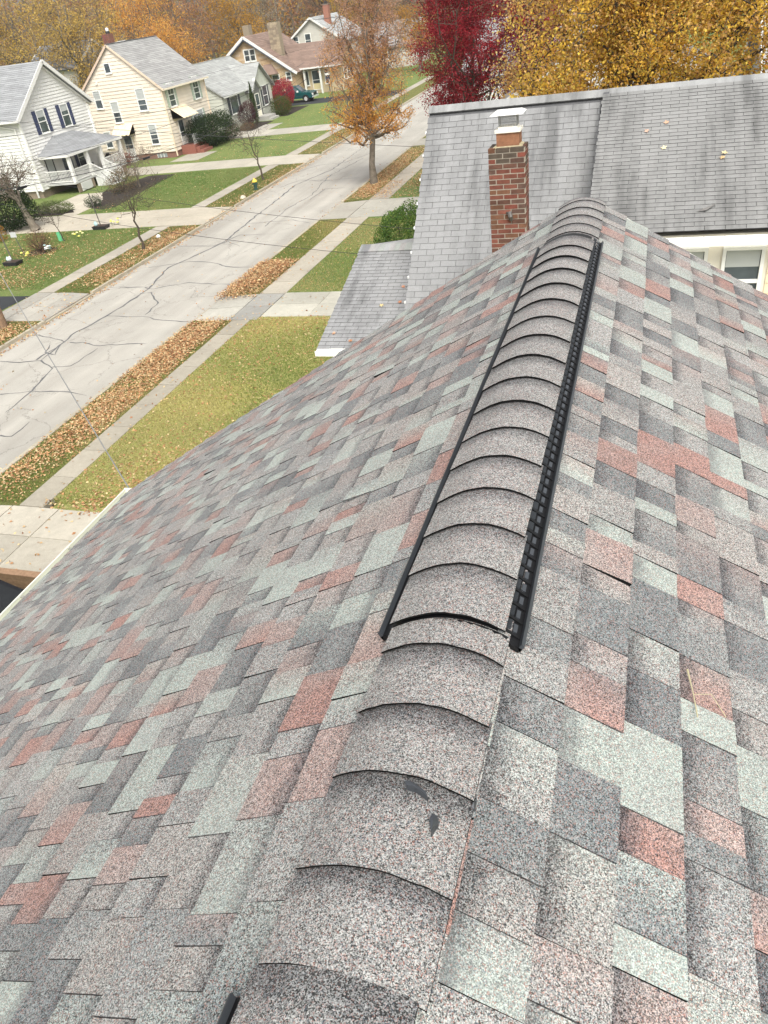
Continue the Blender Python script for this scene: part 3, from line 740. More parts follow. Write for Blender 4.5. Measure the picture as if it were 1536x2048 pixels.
# sealed cracks in the roadway
CR_ = [[(-22.08, 21.99), (-22.04, 23.53), (-22.23, 24.45), (-21.9, 26.54), (-21.84, 28.04), (-21.83, 29.91), (-22.26, 31.7), (-22.58, 33.07), (-22.15, 34.38), (-21.95, 35.27), (-21.66, 36.43), (-21.54, 37.58), (-21.86, 40.84), (-22.13, 44.64), (-22.6, 50.4), (-21.47, 54.44), (-21.61, 59.04)],
 [(-21.74, 23.68), (-21.08, 23.68), (-20.05, 23.34), (-18.94, 23.53), (-18.05, 23.58)], [(-21.9, 26.54), (-19.95, 26.43), (-18.88, 26.01), (-18.02, 25.88), (-17.34, 25.81)],
 [(-22.16, 30.14), (-21.55, 29.89), (-20.1, 30.68), (-18.92, 30.46), (-17.47, 30.17)], [(-23.83, 33.19), (-22.52, 33.62), (-21.91, 33.95), (-20.42, 33.64), (-19.21, 32.91), (-17.6, 32.62)],
 [(-21.9, 29.3), (-21.37, 29.42), (-20.93, 28.88), (-20.33, 28.22), (-20.12, 27.78), (-19.98, 26.6)], [(-23.72, 21.82), (-22.66, 21.75), (-21.83, 21.94), (-22.07, 23.73)],
 [(-21.83, 21.94), (-20.76, 21.25), (-20.39, 19.95), (-20.24, 19.4), (-20.08, 17.79)], [(-21.39, 19.07), (-20.24, 19.4), (-18.66, 19.39), (-17.74, 19.16)],
 [(-20.85, 21.38), (-20.11, 21.48), (-20.01, 23.14)], [(-19.05, 16.31), (-18.57, 16.28), (-18.62, 17.23)], [(-24.32, 24.31), (-23.92, 24.46), (-22.75, 24.04), (-21.98, 23.68)],
 [(-24.08, 36.74), (-21.81, 36.54), (-21.26, 37.27), (-20.06, 36.23)], [(-24.13, 30.26), (-22.0, 30.19)], [(-21.66, 36.43), (-21.14, 38.46), (-19.26, 38.37)],
 [(-23.57, 49.83), (-22.87, 51.79), (-21.07, 51.01), (-18.25, 51.23)], [(-19.74, 45.68), (-19.76, 48.47), (-18.39, 48.52)], [(-24.37, 54.51), (-23.18, 56.61), (-21.26, 56.83), (-19.71, 60.74)],
 [(-21.61, 59.04), (-21.7, 64.47), (-19.79, 66.87)], [(-22.88, 68.21), (-23.14, 77.09), (-23.47, 88.07)], [(-22.54, 23.43), (-22.22, 22.69), (-21.56, 22.46), (-22.04, 23.53)], [(-20.3, 40.0), (-20.5, 44), (-20.1, 47), (-20.9, 52), (-20.2, 58)], [(-17.6, 40.2), (-19, 41.1), (-21.8, 40.8)]]
ts = MB()
for pl in CR_:
    P = []
    for a, b_ in zip(pl[:-1], pl[1:]):
        L = math.dist(a, b_); n = max(2, int(L / .35)); nx_, ny_ = -(b_[1] - a[1]) / L, (b_[0] - a[0]) / L
        for k in range(n):
            f = k / n; o_ = rnd.uniform(-.07, .07) * (0 if k == 0 else 1); P.append((a[0] + (b_[0] - a[0]) * f + nx_ * o_, a[1] + (b_[1] - a[1]) * f + ny_ * o_))
    P.append(pl[-1]); big = len(pl) > 8; wd = [rnd.uniform(.018, .062) if big else rnd.uniform(.012, .042) for _ in P]; wd[-1] = .008; zz = RZ0 + .004 + rnd.uniform(0, .0015)
    L_, Rr = [], []
    for i, p in enumerate(P):
        q0, q1 = P[max(i - 1, 0)], P[min(i + 1, len(P) - 1)]; dx, dy = q1[0] - q0[0], q1[1] - q0[1]; l_ = math.hypot(dx, dy) or 1
        L_.append((p[0] - dy / l_ * wd[i], p[1] + dx / l_ * wd[i], zz)); Rr.append((p[0] + dy / l_ * wd[i], p[1] - dx / l_ * wd[i], zz))
    for i in range(len(P) - 1): ts.poly([Rr[i], Rr[i + 1], L_[i + 1], L_[i]])
tag(ts.build('crack_sealant', M['tar']), kind='structure')

# ================================================================== HOUSES ACROSS THE STREET
def clip(poly, z0, z1):
    def cut(p, z, keep_above):
        out = []
        for i in range(len(p)):
            a, b_ = p[i], p[(i + 1) % len(p)]; ia = (a[1] >= z) == keep_above or a[1] == z; ib = (b_[1] >= z) == keep_above or b_[1] == z
            if ia: out.append(a)
            if ia != ib: f = (z - a[1]) / (b_[1] - a[1]); out.append((a[0] + f * (b_[0] - a[0]), z))
        return out
    return cut(cut(poly, z0, True), z1, False)
def siding(parent, poly, O, ax, n, ex, col, individual=True, z0=None, depth=.018, var=.02, name='siding_board'):
    """lapped boards over a wall outline; poly in (u, z) on the plane through O"""
    O, ax, n = Vector(O), Vector(ax), Vector(n); zs = [p[1] for p in poly]; z = min(zs) if z0 is None else z0; joined = MB()
    while z < max(zs) - .02:
        pc = clip(poly, z, min(z + ex * .93, max(zs)))
        if len(pc) >= 3:
            P = lambda u, zz, d: tuple(O + ax * u + Vector((0, 0, zz)) + n * d)
            dd = lambda zz: depth * (1 - (zz - z) / ex) + .003; k = rnd.uniform(1 - var, 1 + var); cc_ = tuple(c * k for c in col)
            fr_ = [P(u, zz, dd(zz)) for u, zz in pc]; mb = MB(); flip = ax.cross(Vector((0, 0, 1))).dot(n) < 0
            ar = sum(pc[i][0] * pc[(i + 1) % len(pc)][1] - pc[(i + 1) % len(pc)][0] * pc[i][1] for i in range(len(pc)))
            if (ar < 0) != flip: fr_ = fr_[::-1]
            mb.poly(fr_, cc_); us = [u for u, zz in pc if abs(zz - z) < 1e-4]
            if len(us) >= 2:
                a, b_ = min(us), max(us); lo = [P(a, z, 0), P(b_, z, 0), P(b_, z, depth + .003), P(a, z, depth + .003)]; mb.poly(lo, cc_)
            if individual: mb.build(name, M['attr'], parent)
            else: joined.extend(mb)
        z += ex
    if not individual: tag(joined.build('siding', M['attr'], parent), kind='stuff')
def roof_slope(parent, e0, e1, r1, r0, col, rows=26, th=.12, name='roof_slope', courses=True):
    """e0,e1 eave points, r1,r0 ridge points: slab plus overlapping shingle courses"""
    e0, e1, r1, r0 = map(Vector, (e0, e1, r1, r0)); nrm = (e1 - e0).cross(r0 - e0).normalized()
    if nrm.z < 0: nrm = -nrm; flip = True
    else: flip = False
    mb = MB(); t4 = [e0, e1, r1, r0]; b4 = [p - nrm * th for p in t4]
    if flip: t4, b4 = t4[::-1], b4[::-1]
    mb.hexa(b4 + t4, tuple(c * .9 for c in col))
    if courses:
        for i in range(rows):
            f0, f1 = i / rows, (i + 1) / rows
            a0, a1 = e0.lerp(r0, f0), e1.lerp(r1, f0); c0, c1 = e0.lerp(r0, f1), e1.lerp(r1, f1); L = (a1 - a0).length; n = max(1, int(L / 1.0)); u0 = 0.0
            cuts = [0] + sorted((k + .5 * (i % 2) + rnd.uniform(-.2, .2)) / n for k in range(1, n)) + [1]
            for p, q in zip(cuts[:-1], cuts[1:]):
                k = rnd.uniform(.86, 1.12); cc_ = tuple(v * k for v in col)
                A, B, C_, D = a0.lerp(a1, p) + nrm * .022, a0.lerp(a1, q) + nrm * .022, c0.lerp(c1, q) + nrm * .005, c0.lerp(c1, p) + nrm * .005
                A2, B2 = a0.lerp(a1, p) + nrm * .003, a0.lerp(a1, q) + nrm * .003
                f = [A, B, C_, D]; g2 = [A2, B2, B, A]
                if flip: f, g2 = f[::-1], g2[::-1]
                mb.poly(f, cc_); mb.poly(g2, tuple(v * .6 for v in cc_))
    return mb.build(name, M['farroof'], parent)
def trimbar(parent, a, b_, w_, h, col, name='trim'):
    mb = MB(); mb.beam(a, b_, w_, h, col); return mb.build(name, M['attr'], parent)
GREYR = (.30, .30, .295); WHT = (.70, .69, .665)

# ---- cream house
CREAM = (.73, .645, .535)
cr = empty('cream_house', (-43.9, 68.3, 0), 'cream clapboard two-storey house with grey roof, awnings and sage green shutters', 'house')
b_ = MB(); b_.box(-47.9, -39.9, 64.5, 72.3, .5, 5.6, CREAM); b_.poly([(-47.9, 64.5, 5.6), (-39.9, 64.5, 5.6), (-43.9, 64.5, 8.95)], CREAM); b_.poly([(-47.9, 72.3, 5.6), (-39.9, 72.3, 5.6), (-43.9, 72.3, 8.95)][::-1], CREAM)
cw_ = b_.build('wall', M['attr'], cr)
siding(cw_, [(0, .5), (8, .5), (8, 5.6), (4, 8.95), (0, 5.6)], (-47.9, 64.498, 0), X_, (0, -1, 0), .27, CREAM, depth=.04)
siding(cw_, [(0, .5), (7.8, .5), (7.8, 5.6), (0, 5.6)], (-39.898, 64.5, 0), Y_, (1, 0, 0), .27, CREAM, depth=.04)
b_ = MB(); b_.box(-47.85, -39.95, 64.55, 72.25, 0, .5, (.24, .13, .105)); b_.build('foundation', M['brick'], cr)
b_ = MB(); b_.box(-41.9, -40.9, 64.53, 64.56, .08, .4, (.25, .27, .28)); 
for k in range(3): b_.box(-41.9 + k * .33, -41.85 + k * .33, 64.50, 64.54, .08, .4, (.7, .7, .68))
b_.build('basement_window', M['attr'], cr)
RFC = (.33, .325, .32)
cr_r = roof_slope(cr, (-39.55, 64.3, 5.36), (-39.55, 72.5, 5.36), (-43.9, 72.5, 9.05), (-43.9, 64.3, 9.05), RFC, 30, name='roof')
roof_slope(cr, (-48.25, 72.5, 5.36), (-48.25, 64.3, 5.36), (-43.9, 64.3, 9.05), (-43.9, 72.5, 9.05), RFC, 4, name='roof', courses=False)
trimbar(cr, (-39.5, 64.28, 5.30), (-39.5, 72.52, 5.30), .12, .13, (.78, .70, .56), 'gutter'); trimbar(cr, (-39.5, 64.27, 5.28), (-43.9, 64.27, 8.98), .03, .16, (.70, .55, .42), 'rake_board'); trimbar(cr, (-48.3, 64.27, 5.28), (-43.9, 64.27, 8.98), .03, .16, (.62, .47, .36), 'rake_board')
trimbar(cr, (-43.9, 64.3, 9.07), (-43.9, 72.5, 9.07), .22, .04, (.16, .16, .165), 'ridge_vent')
trimbar(cr, (-39.84, 64.52, .1), (-39.84, 64.52, 5.3), .09, .09, (.80, .66, .50), 'downspout'); trimbar(cr, (-39.84, 72.2, .1), (-39.84, 72.2, 5.3), .09, .09, (.80, .66, .50), 'downspout')
for x_, z_, w_, h_, bl_ in ((-44.45, 7.35, .5, .65, 0), (-46.3, 5.1, .62, 1.3, .55), (-44.8, 4.0, .68, 1.55, .5), (-41.95, 4.75, .75, 1.6, .5), (-46.45, 1.9, .6, 1.2, .4), (-41.65, 2.0, .68, 1.5, .4)):
    window(cr, (x_, 64.46, z_), X_, (0, -1, 0), w_, h_, blind=bl_, bars=2 if h_ > 1.4 else (1 if h_ > .8 else 0))
window(cr, (-39.86, 65.95, 4.75), Y_, (1, 0, 0), .95, 1.7, shutter=(.36, .42, .345), sw=.34, bars=2, grid=True); window(cr, (-39.86, 70.45, 4.75), Y_, (1, 0, 0), .95, 1.7, shutter=(.36, .42, .345), sw=.34, bars=2, grid=True)
window(cr, (-39.86, 69.7, 2.25), Y_, (1, 0, 0), 1.9, 1.4, bars=0, shutter=(.36, .42, .345), sw=.3, blind=.45)
def door(parent, c, ax, n, w_, h, col, frame=WHT, light=(.06, .06, .065), z=0):
    fo = window(parent, c, ax, n, w_, h, frame=frame, bars=1, sill=False); fo.name = 'door'
    mb = MB(); cV, a, nV = Vector(c), Vector(ax), Vector(n)
    q = [cV + a * u + Vector((0, 0, v)) + nV * d for v in (-h / 2, -h * .18) for u, d in ((-w_ / 2, 0.0), (w_ / 2, 0.0), (w_ / 2, .03), (-w_ / 2, .03))]
    if a.cross(Vector((0, 0, 1))).dot(nV) > 0: q = q[:4][::-1] + q[4:][::-1]
    mb.hexa(q, col); mb.build('door_panel', M['attr'], fo); return fo
door(cr, (-44.45, 64.46, 1.35), X_, (0, -1, 0), .75, 1.75, (.55, .55, .53), light=(.1, .05, .05)); door(cr, (-39.86, 66.35, 1.75), Y_, (1, 0, 0), .8, 1.9, (.78, .76, .7))
def awning(parent, a, b_, n, proj, drop, col=(.80, .66, .47)):
    mb = MB(); a, b_, n = Vector(a), Vector(b_), Vector(n); k = 9; d = (b_ - a) / k
    for i in range(k):
        p, q = a + d * i, a + d * (i + 1); h = Vector((0, 0, .03 * (i % 2))); dn = Vector((0, 0, -drop)) + n * proj
        mb.hexa([p - Vector((0, 0, .03)) + h, q - Vector((0, 0, .03)) + h, q + dn - Vector((0, 0, .03)) + h, p + dn - Vector((0, 0, .03)) + h, p + h, q + h, q + dn + h, p + dn + h][::1], col)
    for p in (a, b_):
        mb.poly([p, p + Vector((0, 0, -drop)), p + Vector((0, 0, -drop)) + n * proj], tuple(c * .95 for c in col)); mb.poly([p, p + Vector((0, 0, -drop)), p + Vector((0, 0, -drop)) + n * proj][::-1], tuple(c * .95 for c in col))
    return mb.build('awning', M['attr'], parent)
awning(cr, (-45.4, 64.46, 3.0), (-43.5, 64.46, 3.0), (0, -1, 0), 1.0, .75); awning(cr, (-39.86, 65.2, 3.75), (-39.86, 67.9, 3.75), (1, 0, 0), 1.15, .8)
b_ = MB(); b_.box(-45.0, -43.9, 63.6, 64.5, 0, .28, (.62, .62, .6)); b_.build('side_step', M['concrete'], cr)
b_ = MB(); b_.box(-39.9, -38.5, 65.5, 67.6, 0, .75, (.25, .10, .075)); b_.box(-38.5, -38.15, 65.7, 67.4, 0, .5, (.25, .10, .075)); b_.box(-38.15, -37.8, 65.7, 67.4, 0, .25, (.25, .10, .075)); b_.build('front_steps', M['brick'], cr)
for yy in (65.55, 67.5):
    b_ = MB(); b_.tube([(-38.5, yy, 1.6), (-37.7, yy, 1.0)], .02, 5, (.03, .03, .03)); b_.tube([(-39.8, yy, 1.6), (-38.5, yy, 1.6)], .02, 5, (.03, .03, .03))
    for k in range(9): b_.tube([(-39.7 + k * .15, yy, .75), (-39.7 + k * .15, yy, 1.6)], .012, 4, (.03, .03, .03))
    b_.build('iron_railing', M['attr'], cr)
b_ = MB(); b_.tube([(-38.52, 65.55, 1.55), (-38.52, 66.5, 1.55)], .014, 4, (.6, .6, .58))
for k in range(9): b_.tube([(-38.52, 65.55 + k * .12, .75), (-38.52, 65.55 + k * .12, 1.55)], .012, 4, (.6, .6, .58))
b_.build('iron_railing', M['attr'], cr)
b_ = MB(); b_.box(-46.7, -46.05, 68.3, 69.0, 6.5, 9.75, (.20, .095, .07)); c_h = b_.build('chimney', M['brick'], cr)
for k in range(14):
    z_ = 8.2 + k * .11
    for j in range(4): q = MB(); o_ = .1 * (k % 2); q.box(-46.70 + j * .1625 + .008, -46.70 + j * .1625 + .155, 68.27, 68.30, z_, z_ + .09, tuple(v * rnd.uniform(.8, 1.15) for v in (.22, .10, .075))); q.build('brick', M['brick'], c_h)
b_ = MB(); b_.tube([(-46.3, 68.7, 9.75), (-46.3, 68.7, 9.95)], .2, 10, (.03, .03, .03)); b_.tube([(-46.3, 68.7, 9.95), (-46.3, 68.7, 10.15), (-46.3, 68.7, 10.2)], [.13, .15, .05], 10, (.85, .85, .83)); b_.build('chimney_cap', M['attr'], cr)
b_ = MB(); b_.hexa([(-45.85, 68.0, 8.5), (-44.8, 68.0, 8.5), (-44.8, 69.3, 8.5), (-45.85, 69.3, 8.5), (-45.75, 68.3, 9.05), (-45.0, 68.3, 9.1), (-45.0, 69.1, 9.1), (-45.75, 69.1, 9.05)], (.8, .8, .78))
b_.build('chimney_flashing', M['attr'], cr)
b_ = MB(); b_.tube([(-45.95, 64.46, 6.35), (-45.95, 64.36, 6.33)], [.09, .11], 8, (.85, .83, .78)); b_.build('wall_light', M['attr'], cr)

# ---- white house
wh = empty('white_house', (-48, 55.2, 0), 'white clapboard house with steep gable, navy shutters and hipped front porch', 'house')
b_ = MB(); b_.box(-64, -44, 51.0, 59.5, .55, 5.6, WHT); b_.poly([(-44, 51.0, 5.6), (-44, 59.5, 5.6), (-44, 55.25, 8.6)], WHT); ww = b_.build('wall', M['attr'], wh)
siding(ww, [(0, .55), (8.5, .55), (8.5, 5.6), (4.25, 8.6), (0, 5.6)], (-43.998, 51.0, 0), Y_, (1, 0, 0), .22, WHT, depth=.05)
siding(ww, [(0, .55), (20, .55), (20, 5.6), (0, 5.6)], (-64, 50.998, 0), X_, (0, -1, 0), .22, WHT, depth=.05)
b_ = MB(); b_.box(-63.9, -44.1, 51.1, 59.4, 0, .55, (.26, .21, .16)); b_.build('foundation', M['brick'], wh)
RFW = (.285, .29, .30)
roof_slope(wh, (-64.5, 50.55, 5.42), (-43.6, 50.55, 5.42), (-43.6, 55.25, 8.75), (-64.5, 55.25, 8.75), RFW, 30, name='roof')
roof_slope(wh, (-43.6, 59.95, 5.42), (-64.5, 59.95, 5.42), (-64.5, 55.25, 8.75), (-43.6, 55.25, 8.75), RFW, 4, name='roof', courses=False)
for yy in (50.5, 60.0):
    mb = MB(); mb.beam((-43.55, yy, 5.38), (-43.55, 55.25, 8.72), .06, .26, WHT, up=(0, 0, 1)); mb.build('rake_board', M['attr'], wh)
    mb = MB(); mb.beam((-43.9, yy + (.12 if yy < 55 else -.12), 5.22), (-43.9, 55.25, 8.47), .30, .06, (.7, .69, .66)); mb.build('soffit', M['attr'], wh)
trimbar(wh, (-64.5, 50.48, 5.38), (-43.5, 50.48, 5.38), .13, .13, WHT, 'gutter'); trimbar(wh, (-64, 50.8, 5.31), (-43.9, 50.8, 5.31), .5, .04, (.66, .6, .55), 'soffit')
trimbar(wh, (-43.93, 50.97, .5), (-43.93, 50.97, 5.3), .16, .16, (.83, .82, .78), 'corner_board'); trimbar(wh, (-43.93, 59.5, .5), (-43.93, 59.5, 5.3), .16, .16, (.83, .82, .78), 'corner_board')
trimbar(wh, (-46.0, 50.85, 5.2), (-44.5, 50.85, 4.9), .09, .09, WHT, 'downspout'); trimbar(wh, (-44.4, 50.85, .1), (-44.4, 50.85, 4.9), .09, .09, WHT, 'downspout')
for yy in (53.55, 56.45): window(wh, (-43.95, yy, 4.95), Y_, (1, 0, 0), .85, 1.45, shutter=(.035, .045, .10), sw=.40, bars=1, blind=.3)
po = empty('porch', (0, 0, 0), parent=None); po.parent = wh; po.location = -wh.location
PX, PYA, PYB, PZ, DKZ = -41.45, 51.85, 58.85, 2.78, .82
ap0, ap1 = (-43.97, 54.2, 3.85), (-43.97, 56.5, 3.85)
pr_ = roof_slope(po, (PX + .15, PYA - .15, PZ), (PX + .15, PYB + .15, PZ), ap1, ap0, RFW, 16, .07, 'porch_roof')
roof_slope(po, (-43.97, PYA - .15, PZ), (PX + .15, PYA - .15, PZ), ap0, (-43.975, 54.19, 3.845), RFW, 16, .07, 'porch_roof'); roof_slope(po, (PX + .15, PYB + .15, PZ), (-43.97, PYB + .15, PZ), (-43.975, 56.51, 3.845), ap1, RFW, 10, .07, 'porch_roof')
trimbar(po, (PX + .17, PYA - .2, PZ - .09), (PX + .17, PYB + .2, PZ - .09), .12, .16, WHT, 'fascia'); trimbar(po, (-44, PYA - .17, PZ - .09), (PX + .2, PYA - .17, PZ - .09), .12, .16, WHT, 'fascia')
trimbar(po, (-42.75, PYA, PZ - .17), (-42.75, PYB, PZ - .17), 2.3, .03, (.62, .61, .58), 'ceiling')
b_ = MB(); b_.box(-44, PX + .1, PYA - .1, PYB + .1, DKZ - .12, DKZ, (.50, .50, .48)); b_.build('deck', M['attr'], po)
for yy in (PYA + .1, 54.2, 56.0, PYB - .1):
    b_ = MB(); b_.box(PX - .13, PX + .11, yy - .12, yy + .12, DKZ, PZ - .17, WHT); b_.build('post', M['attr'], po)
def railing(parent, a, b_, h=.85, n=None, col=WHT):
    a, b_ = Vector(a), Vector(b_); mb = MB(); u = Vector((0, 0, h)); mb.beam(a + u, b_ + u, .07, .06, col); mb.beam(a + u * .12, b_ + u * .12, .05, .05, col)
    n = n or max(3, int((b_ - a).length / .13))
    for k in range(n + 1): p = a.lerp(b_, k / n); mb.beam(p + u * .1, p + u * .98, .035, .035, col, up=(1, 0, 0))
    return mb.build('railing', M['attr'], parent)
railing(po, (PX, PYA + .2, DKZ), (PX, 54.1, DKZ)); railing(po, (PX, 56.1, DKZ), (PX, PYB - .2, DKZ)); railing(po, (-43.9, PYA, DKZ), (PX - .1, PYA, DKZ)); railing(po, (-43.9, PYB, DKZ), (PX - .1, PYB, DKZ))
for k in range(5):
    b_ = MB(); x0 = PX + .1 + k * .30; b_.box(x0, x0 + .33, 54.3, 55.9, 0, DKZ - .16 * (k + 1) + .02, (.70, .70, .68)); b_.build('stair_tread', M['attr'], po)
railing(po, (PX + .1, 54.25, DKZ), (PX + 1.6, 54.25, .05)); railing(po, (PX + .1, 55.95, DKZ), (PX + 1.6, 55.95, .05))
for a, c_ in ((PYA, 54.2), (56.0, PYB)):
    b_ = MB(); b_.box(PX - .02, PX + .06, a + .1, c_ - .1, .05, DKZ - .12, (.24, .19, .14)); b_.build('skirt', M['brick'], po)
b_ = MB(); b_.box(PX + .06, PX + .10, PYA + .5, 53.7, .08, .66, WHT)
for k in range(7): b_.box(PX + .10, PX + .12, PYA + .55, 53.65, .12 + k * .078, .15 + k * .078, (.6, .6, .58))
b_.build('access_panel', M['attr'], po)
window(wh, (-43.95, 52.75, 1.75), Y_, (1, 0, 0), .8, 1.75, frame=(.05, .05, .05), bars=0, blind=.9); window(wh, (-43.95, 56.7, 1.85), Y_, (1, 0, 0), .75, 1.2, bars=1, shutter=(.035, .045, .10), sw=.35); door(wh, (-43.95, 54.9, 1.8), Y_, (1, 0, 0), .95, 1.9, (.03, .04, .07), frame=(.10, .11, .15))
b_ = MB(); b_.tube([(-42.3, 58.0, .85), (-42.3, 58.0, 1.5), (-42.3, 58.0, 1.75)], [.3, .35, .12], 10, (.02, .02, .02)); tag(b_.build('covered_grill', M['attr']), 'black covered barbecue grill at the far end of the white porch', 'grill')
b_ = MB(); b_.box(-43.3, -42.8, 55.6, 56.4, .82, 1.25, (.03, .03, .035)); b_.box(-43.35, -43.25, 55.6, 56.4, 1.25, 1.7, (.03, .03, .035)); b_.box(-43.3, -42.75, 55.55, 55.62, 1.25, 1.42, (.03, .03, .035)); b_.box(-43.3, -42.75, 56.38, 56.45, 1.25, 1.42, (.03, .03, .035)); tag(b_.build('porch_chair', M['attr']), 'dark armchair in the shade of the white porch', 'chair')

# ---- pale green house
GRN = (.56, .57, .50)
gh = empty('green_house', (-44, 82, 0), 'pale grey-green one-storey cottage with front gable and dark shutters', 'house')
b_ = MB(); b_.box(-49, -40.9, 77.0, 88.2, 0, 3.35, GRN); b_.poly([(-49, 77, 3.35), (-40.9, 77, 3.35), (-44.95, 77, 5.95)], GRN); b_.box(-41, -40.4, 82.6, 87.9, 0, 3.0, GRN); b_.poly([(-40.4, 82.6, 3.0), (-40.4, 87.9, 3.0), (-40.4, 85.2, 5.1)], GRN); gw = b_.build('wall', M['attr'], gh)
siding(gw, [(0, .2), (8.1, .2), (8.1, 3.35), (4.05, 5.95), (0, 3.35)], (-49, 76.998, 0), X_, (0, -1, 0), .28, GRN, depth=.04); siding(gw, [(0, .2), (5.3, .2), (5.3, 3.0), (2.6, 5.1), (0, 3.0)], (-40.398, 82.6, 0), Y_, (1, 0, 0), .28, GRN, depth=.04); siding(gw, [(0, .2), (5.6, .2), (5.6, 3.35), (0, 3.35)], (-40.898, 77.0, 0), Y_, (1, 0, 0), .28, GRN, depth=.04)
RFG = (.36, .365, .355)
roof_slope(gh, (-40.5, 76.75, 3.15), (-40.5, 88.4, 3.15), (-44.95, 88.4, 6.05), (-44.95, 76.75, 6.05), RFG, 24, name='roof'); roof_slope(gh, (-49.4, 88.4, 3.15), (-49.4, 76.75, 3.15), (-44.95, 76.75, 6.05), (-44.95, 88.4, 6.05), RFG, 4, name='roof', courses=False)
roof_slope(gh, (-43.9, 82.2, 2.8), (-40.0, 82.2, 2.8), (-40.0, 85.2, 5.3), (-44.4, 85.2, 5.3), RFG, 18, .08, name='gable_roof'); roof_slope(gh, (-40.0, 88.3, 2.8), (-43.9, 88.3, 2.8), (-44.4, 85.2, 5.3), (-40.0, 85.2, 5.3), RFG, 6, .08, name='gable_roof', courses=False)
trimbar(gh, (-40.45, 76.7, 3.1), (-40.45, 82.3, 3.1), .11, .12, (.62, .63, .58), 'gutter'); trimbar(gh, (-44.95, 76.7, 6.06), (-44.95, 88.4, 6.06), .2, .05, (.40, .40, .38), 'ridge_cap')
b_ = MB(); b_.box(-40.4, -40.25, 82.75, 84.5, .3, 2.9, (.16, .16, .15)); b_.poly([(-40.25, 82.75, 2.9), (-40.25, 84.5, 2.9), (-40.25, 83.6, 3.9)], (.16, .16, .15)); b_.build('entry_surround', M['brick'], gh)
for s_ in (-1, 1): trimbar(gh, (-40.15, 83.6 + s_ * 1.15, 2.75), (-40.15, 83.6, 4.0), .3, .07, (.55, .56, .5), 'entry_gable')
door(gh, (-40.24, 83.55, 1.45), Y_, (1, 0, 0), .9, 2.1, (.80, .76, .62), frame=(.80, .78, .7)); window(gh, (-40.36, 86.0, 2.1), Y_, (1, 0, 0), 1.15, 1.75, shutter=(.05, .055, .065), sw=.35, bars=1)
window(gh, (-40.85, 79.3, 2.15), Y_, (1, 0, 0), 1.7, 1.5, shutter=(.05, .055, .065), sw=.5, bars=0)
b_ = MB(); b_.box(-40.4, -38.9, 82.6, 84.7, 0, .42, (.40, .385, .36)); b_.box(-38.9, -38.5, 82.7, 84.6, 0, .2, (.40, .385, .36)); b_.build('front_step', M['concrete'], gh)

# ---- tan stone bungalow
TAN = (.50, .36, .225)
tb = empty('stone_bungalow', (-47, 105, 0), 'tan stone bungalow with brown roof and tall stone chimney', 'house')
b_ = MB(); b_.box(-52.3, -43.2, 102, 112, 0, 3.1, TAN); b_.poly([(-52.3, 102, 3.1), (-43.2, 102, 3.1), (-49.25, 102, 7.0), (-52.3, 102, 5.0)], TAN); tw = b_.build('wall', M['attr'], tb)
def stones(parent, poly, O, ax, n, cols, h=.26, wmin=.5, wmax=1.4):
    z = min(p[1] for p in poly); zt = max(p[1] for p in poly); ax_, n_, O_ = Vector(ax), Vector(n), Vector(O)
    while z < zt - .05:
        pc = clip(poly, z, z + h)
        if len(pc) >= 3:
            ulo = max(min(u for u, zz in pc if abs(zz - z) < .02 or True), min(u for u, zz in pc)); us = [u for u, zz in pc if zz > z + h * .5] or [u for u, zz in pc]
            u0, u1 = min(us), max(us); u = u0
            while u < u1 - .1:
                w_ = min(rnd.uniform(wmin, wmax), u1 - u); d = rnd.uniform(.02, .05); mb = MB(); P = lambda a, c, dd: O_ + ax_ * a + Vector((0, 0, c)) + n_ * dd
                q = [P(u + .01, z + .01, d), P(u + w_ - .01, z + .01, d), P(u + w_ - .01, z + .01, 0), P(u + .01, z + .01, 0), P(u + .01, z + h - .01, d), P(u + w_ - .01, z + h - .01, d), P(u + w_ - .01, z + h - .01, 0), P(u + .01, z + h - .01, 0)]
                if ax_.cross(Vector((0, 0, 1))).dot(n_) < 0: q = q[:4][::-1] + q[4:][::-1]
                mb.hexa(q, rnd.choice(cols)); mb.build('stone', M['brick'], parent); u += w_
        z += h
SC = [(.52, .38, .24), (.60, .46, .30), (.44, .30, .18), (.50, .35, .21), (.56, .44, .32)]
stones(tw, [(0, 0), (9.1, 0), (9.1, 3.1), (3.05, 7.0), (0, 5.0)], (-52.3, 102, 0), X_, (0, -1, 0), SC)
BRN = (.235, .165, .135)
roof_slope(tb, (-42.7, 101.5, 2.75), (-42.7, 112.5, 2.75), (-49.25, 112.5, 7.3), (-49.25, 101.5, 7.3), BRN, 26, name='roof'); roof_slope(tb, (-52.8, 112.5, 4.9), (-52.8, 101.5, 4.9), (-49.25, 101.5, 7.3), (-49.25, 112.5, 7.3), (.40, .40, .40), 4, name='roof', courses=False)
for a, c_ in (((-42.7, 101.45, 2.68), (-49.25, 101.45, 7.2)), ((-52.85, 101.45, 4.8), (-49.25, 101.45, 7.2))): trimbar(tb, a, c_, .06, .30, (.76, .75, .72), 'rake_board')
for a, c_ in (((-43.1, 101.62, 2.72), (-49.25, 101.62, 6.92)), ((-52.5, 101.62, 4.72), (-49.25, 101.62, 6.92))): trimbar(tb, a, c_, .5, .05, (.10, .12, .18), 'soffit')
b_ = MB(); b_.box(-46.7, -45.3, 103.8, 104.8, 3.5, 8.3, (.30, .25, .18)); tc = b_.build('chimney', M['brick'], tb); stones(tc, [(0, 4.9), (1.4, 4.9), (1.4, 8.3), (0, 8.3)], (-46.7, 103.8, 0), X_, (0, -1, 0), [(.32, .26, .19), (.38, .31, .22), (.25, .2, .15)], .26, .3, .6)
b_ = MB(); b_.box(-52.2, -51.3, 108, 109, 5, 8.3, (.27, .22, .16)); b_.build('chimney', M['brick'], tb, )
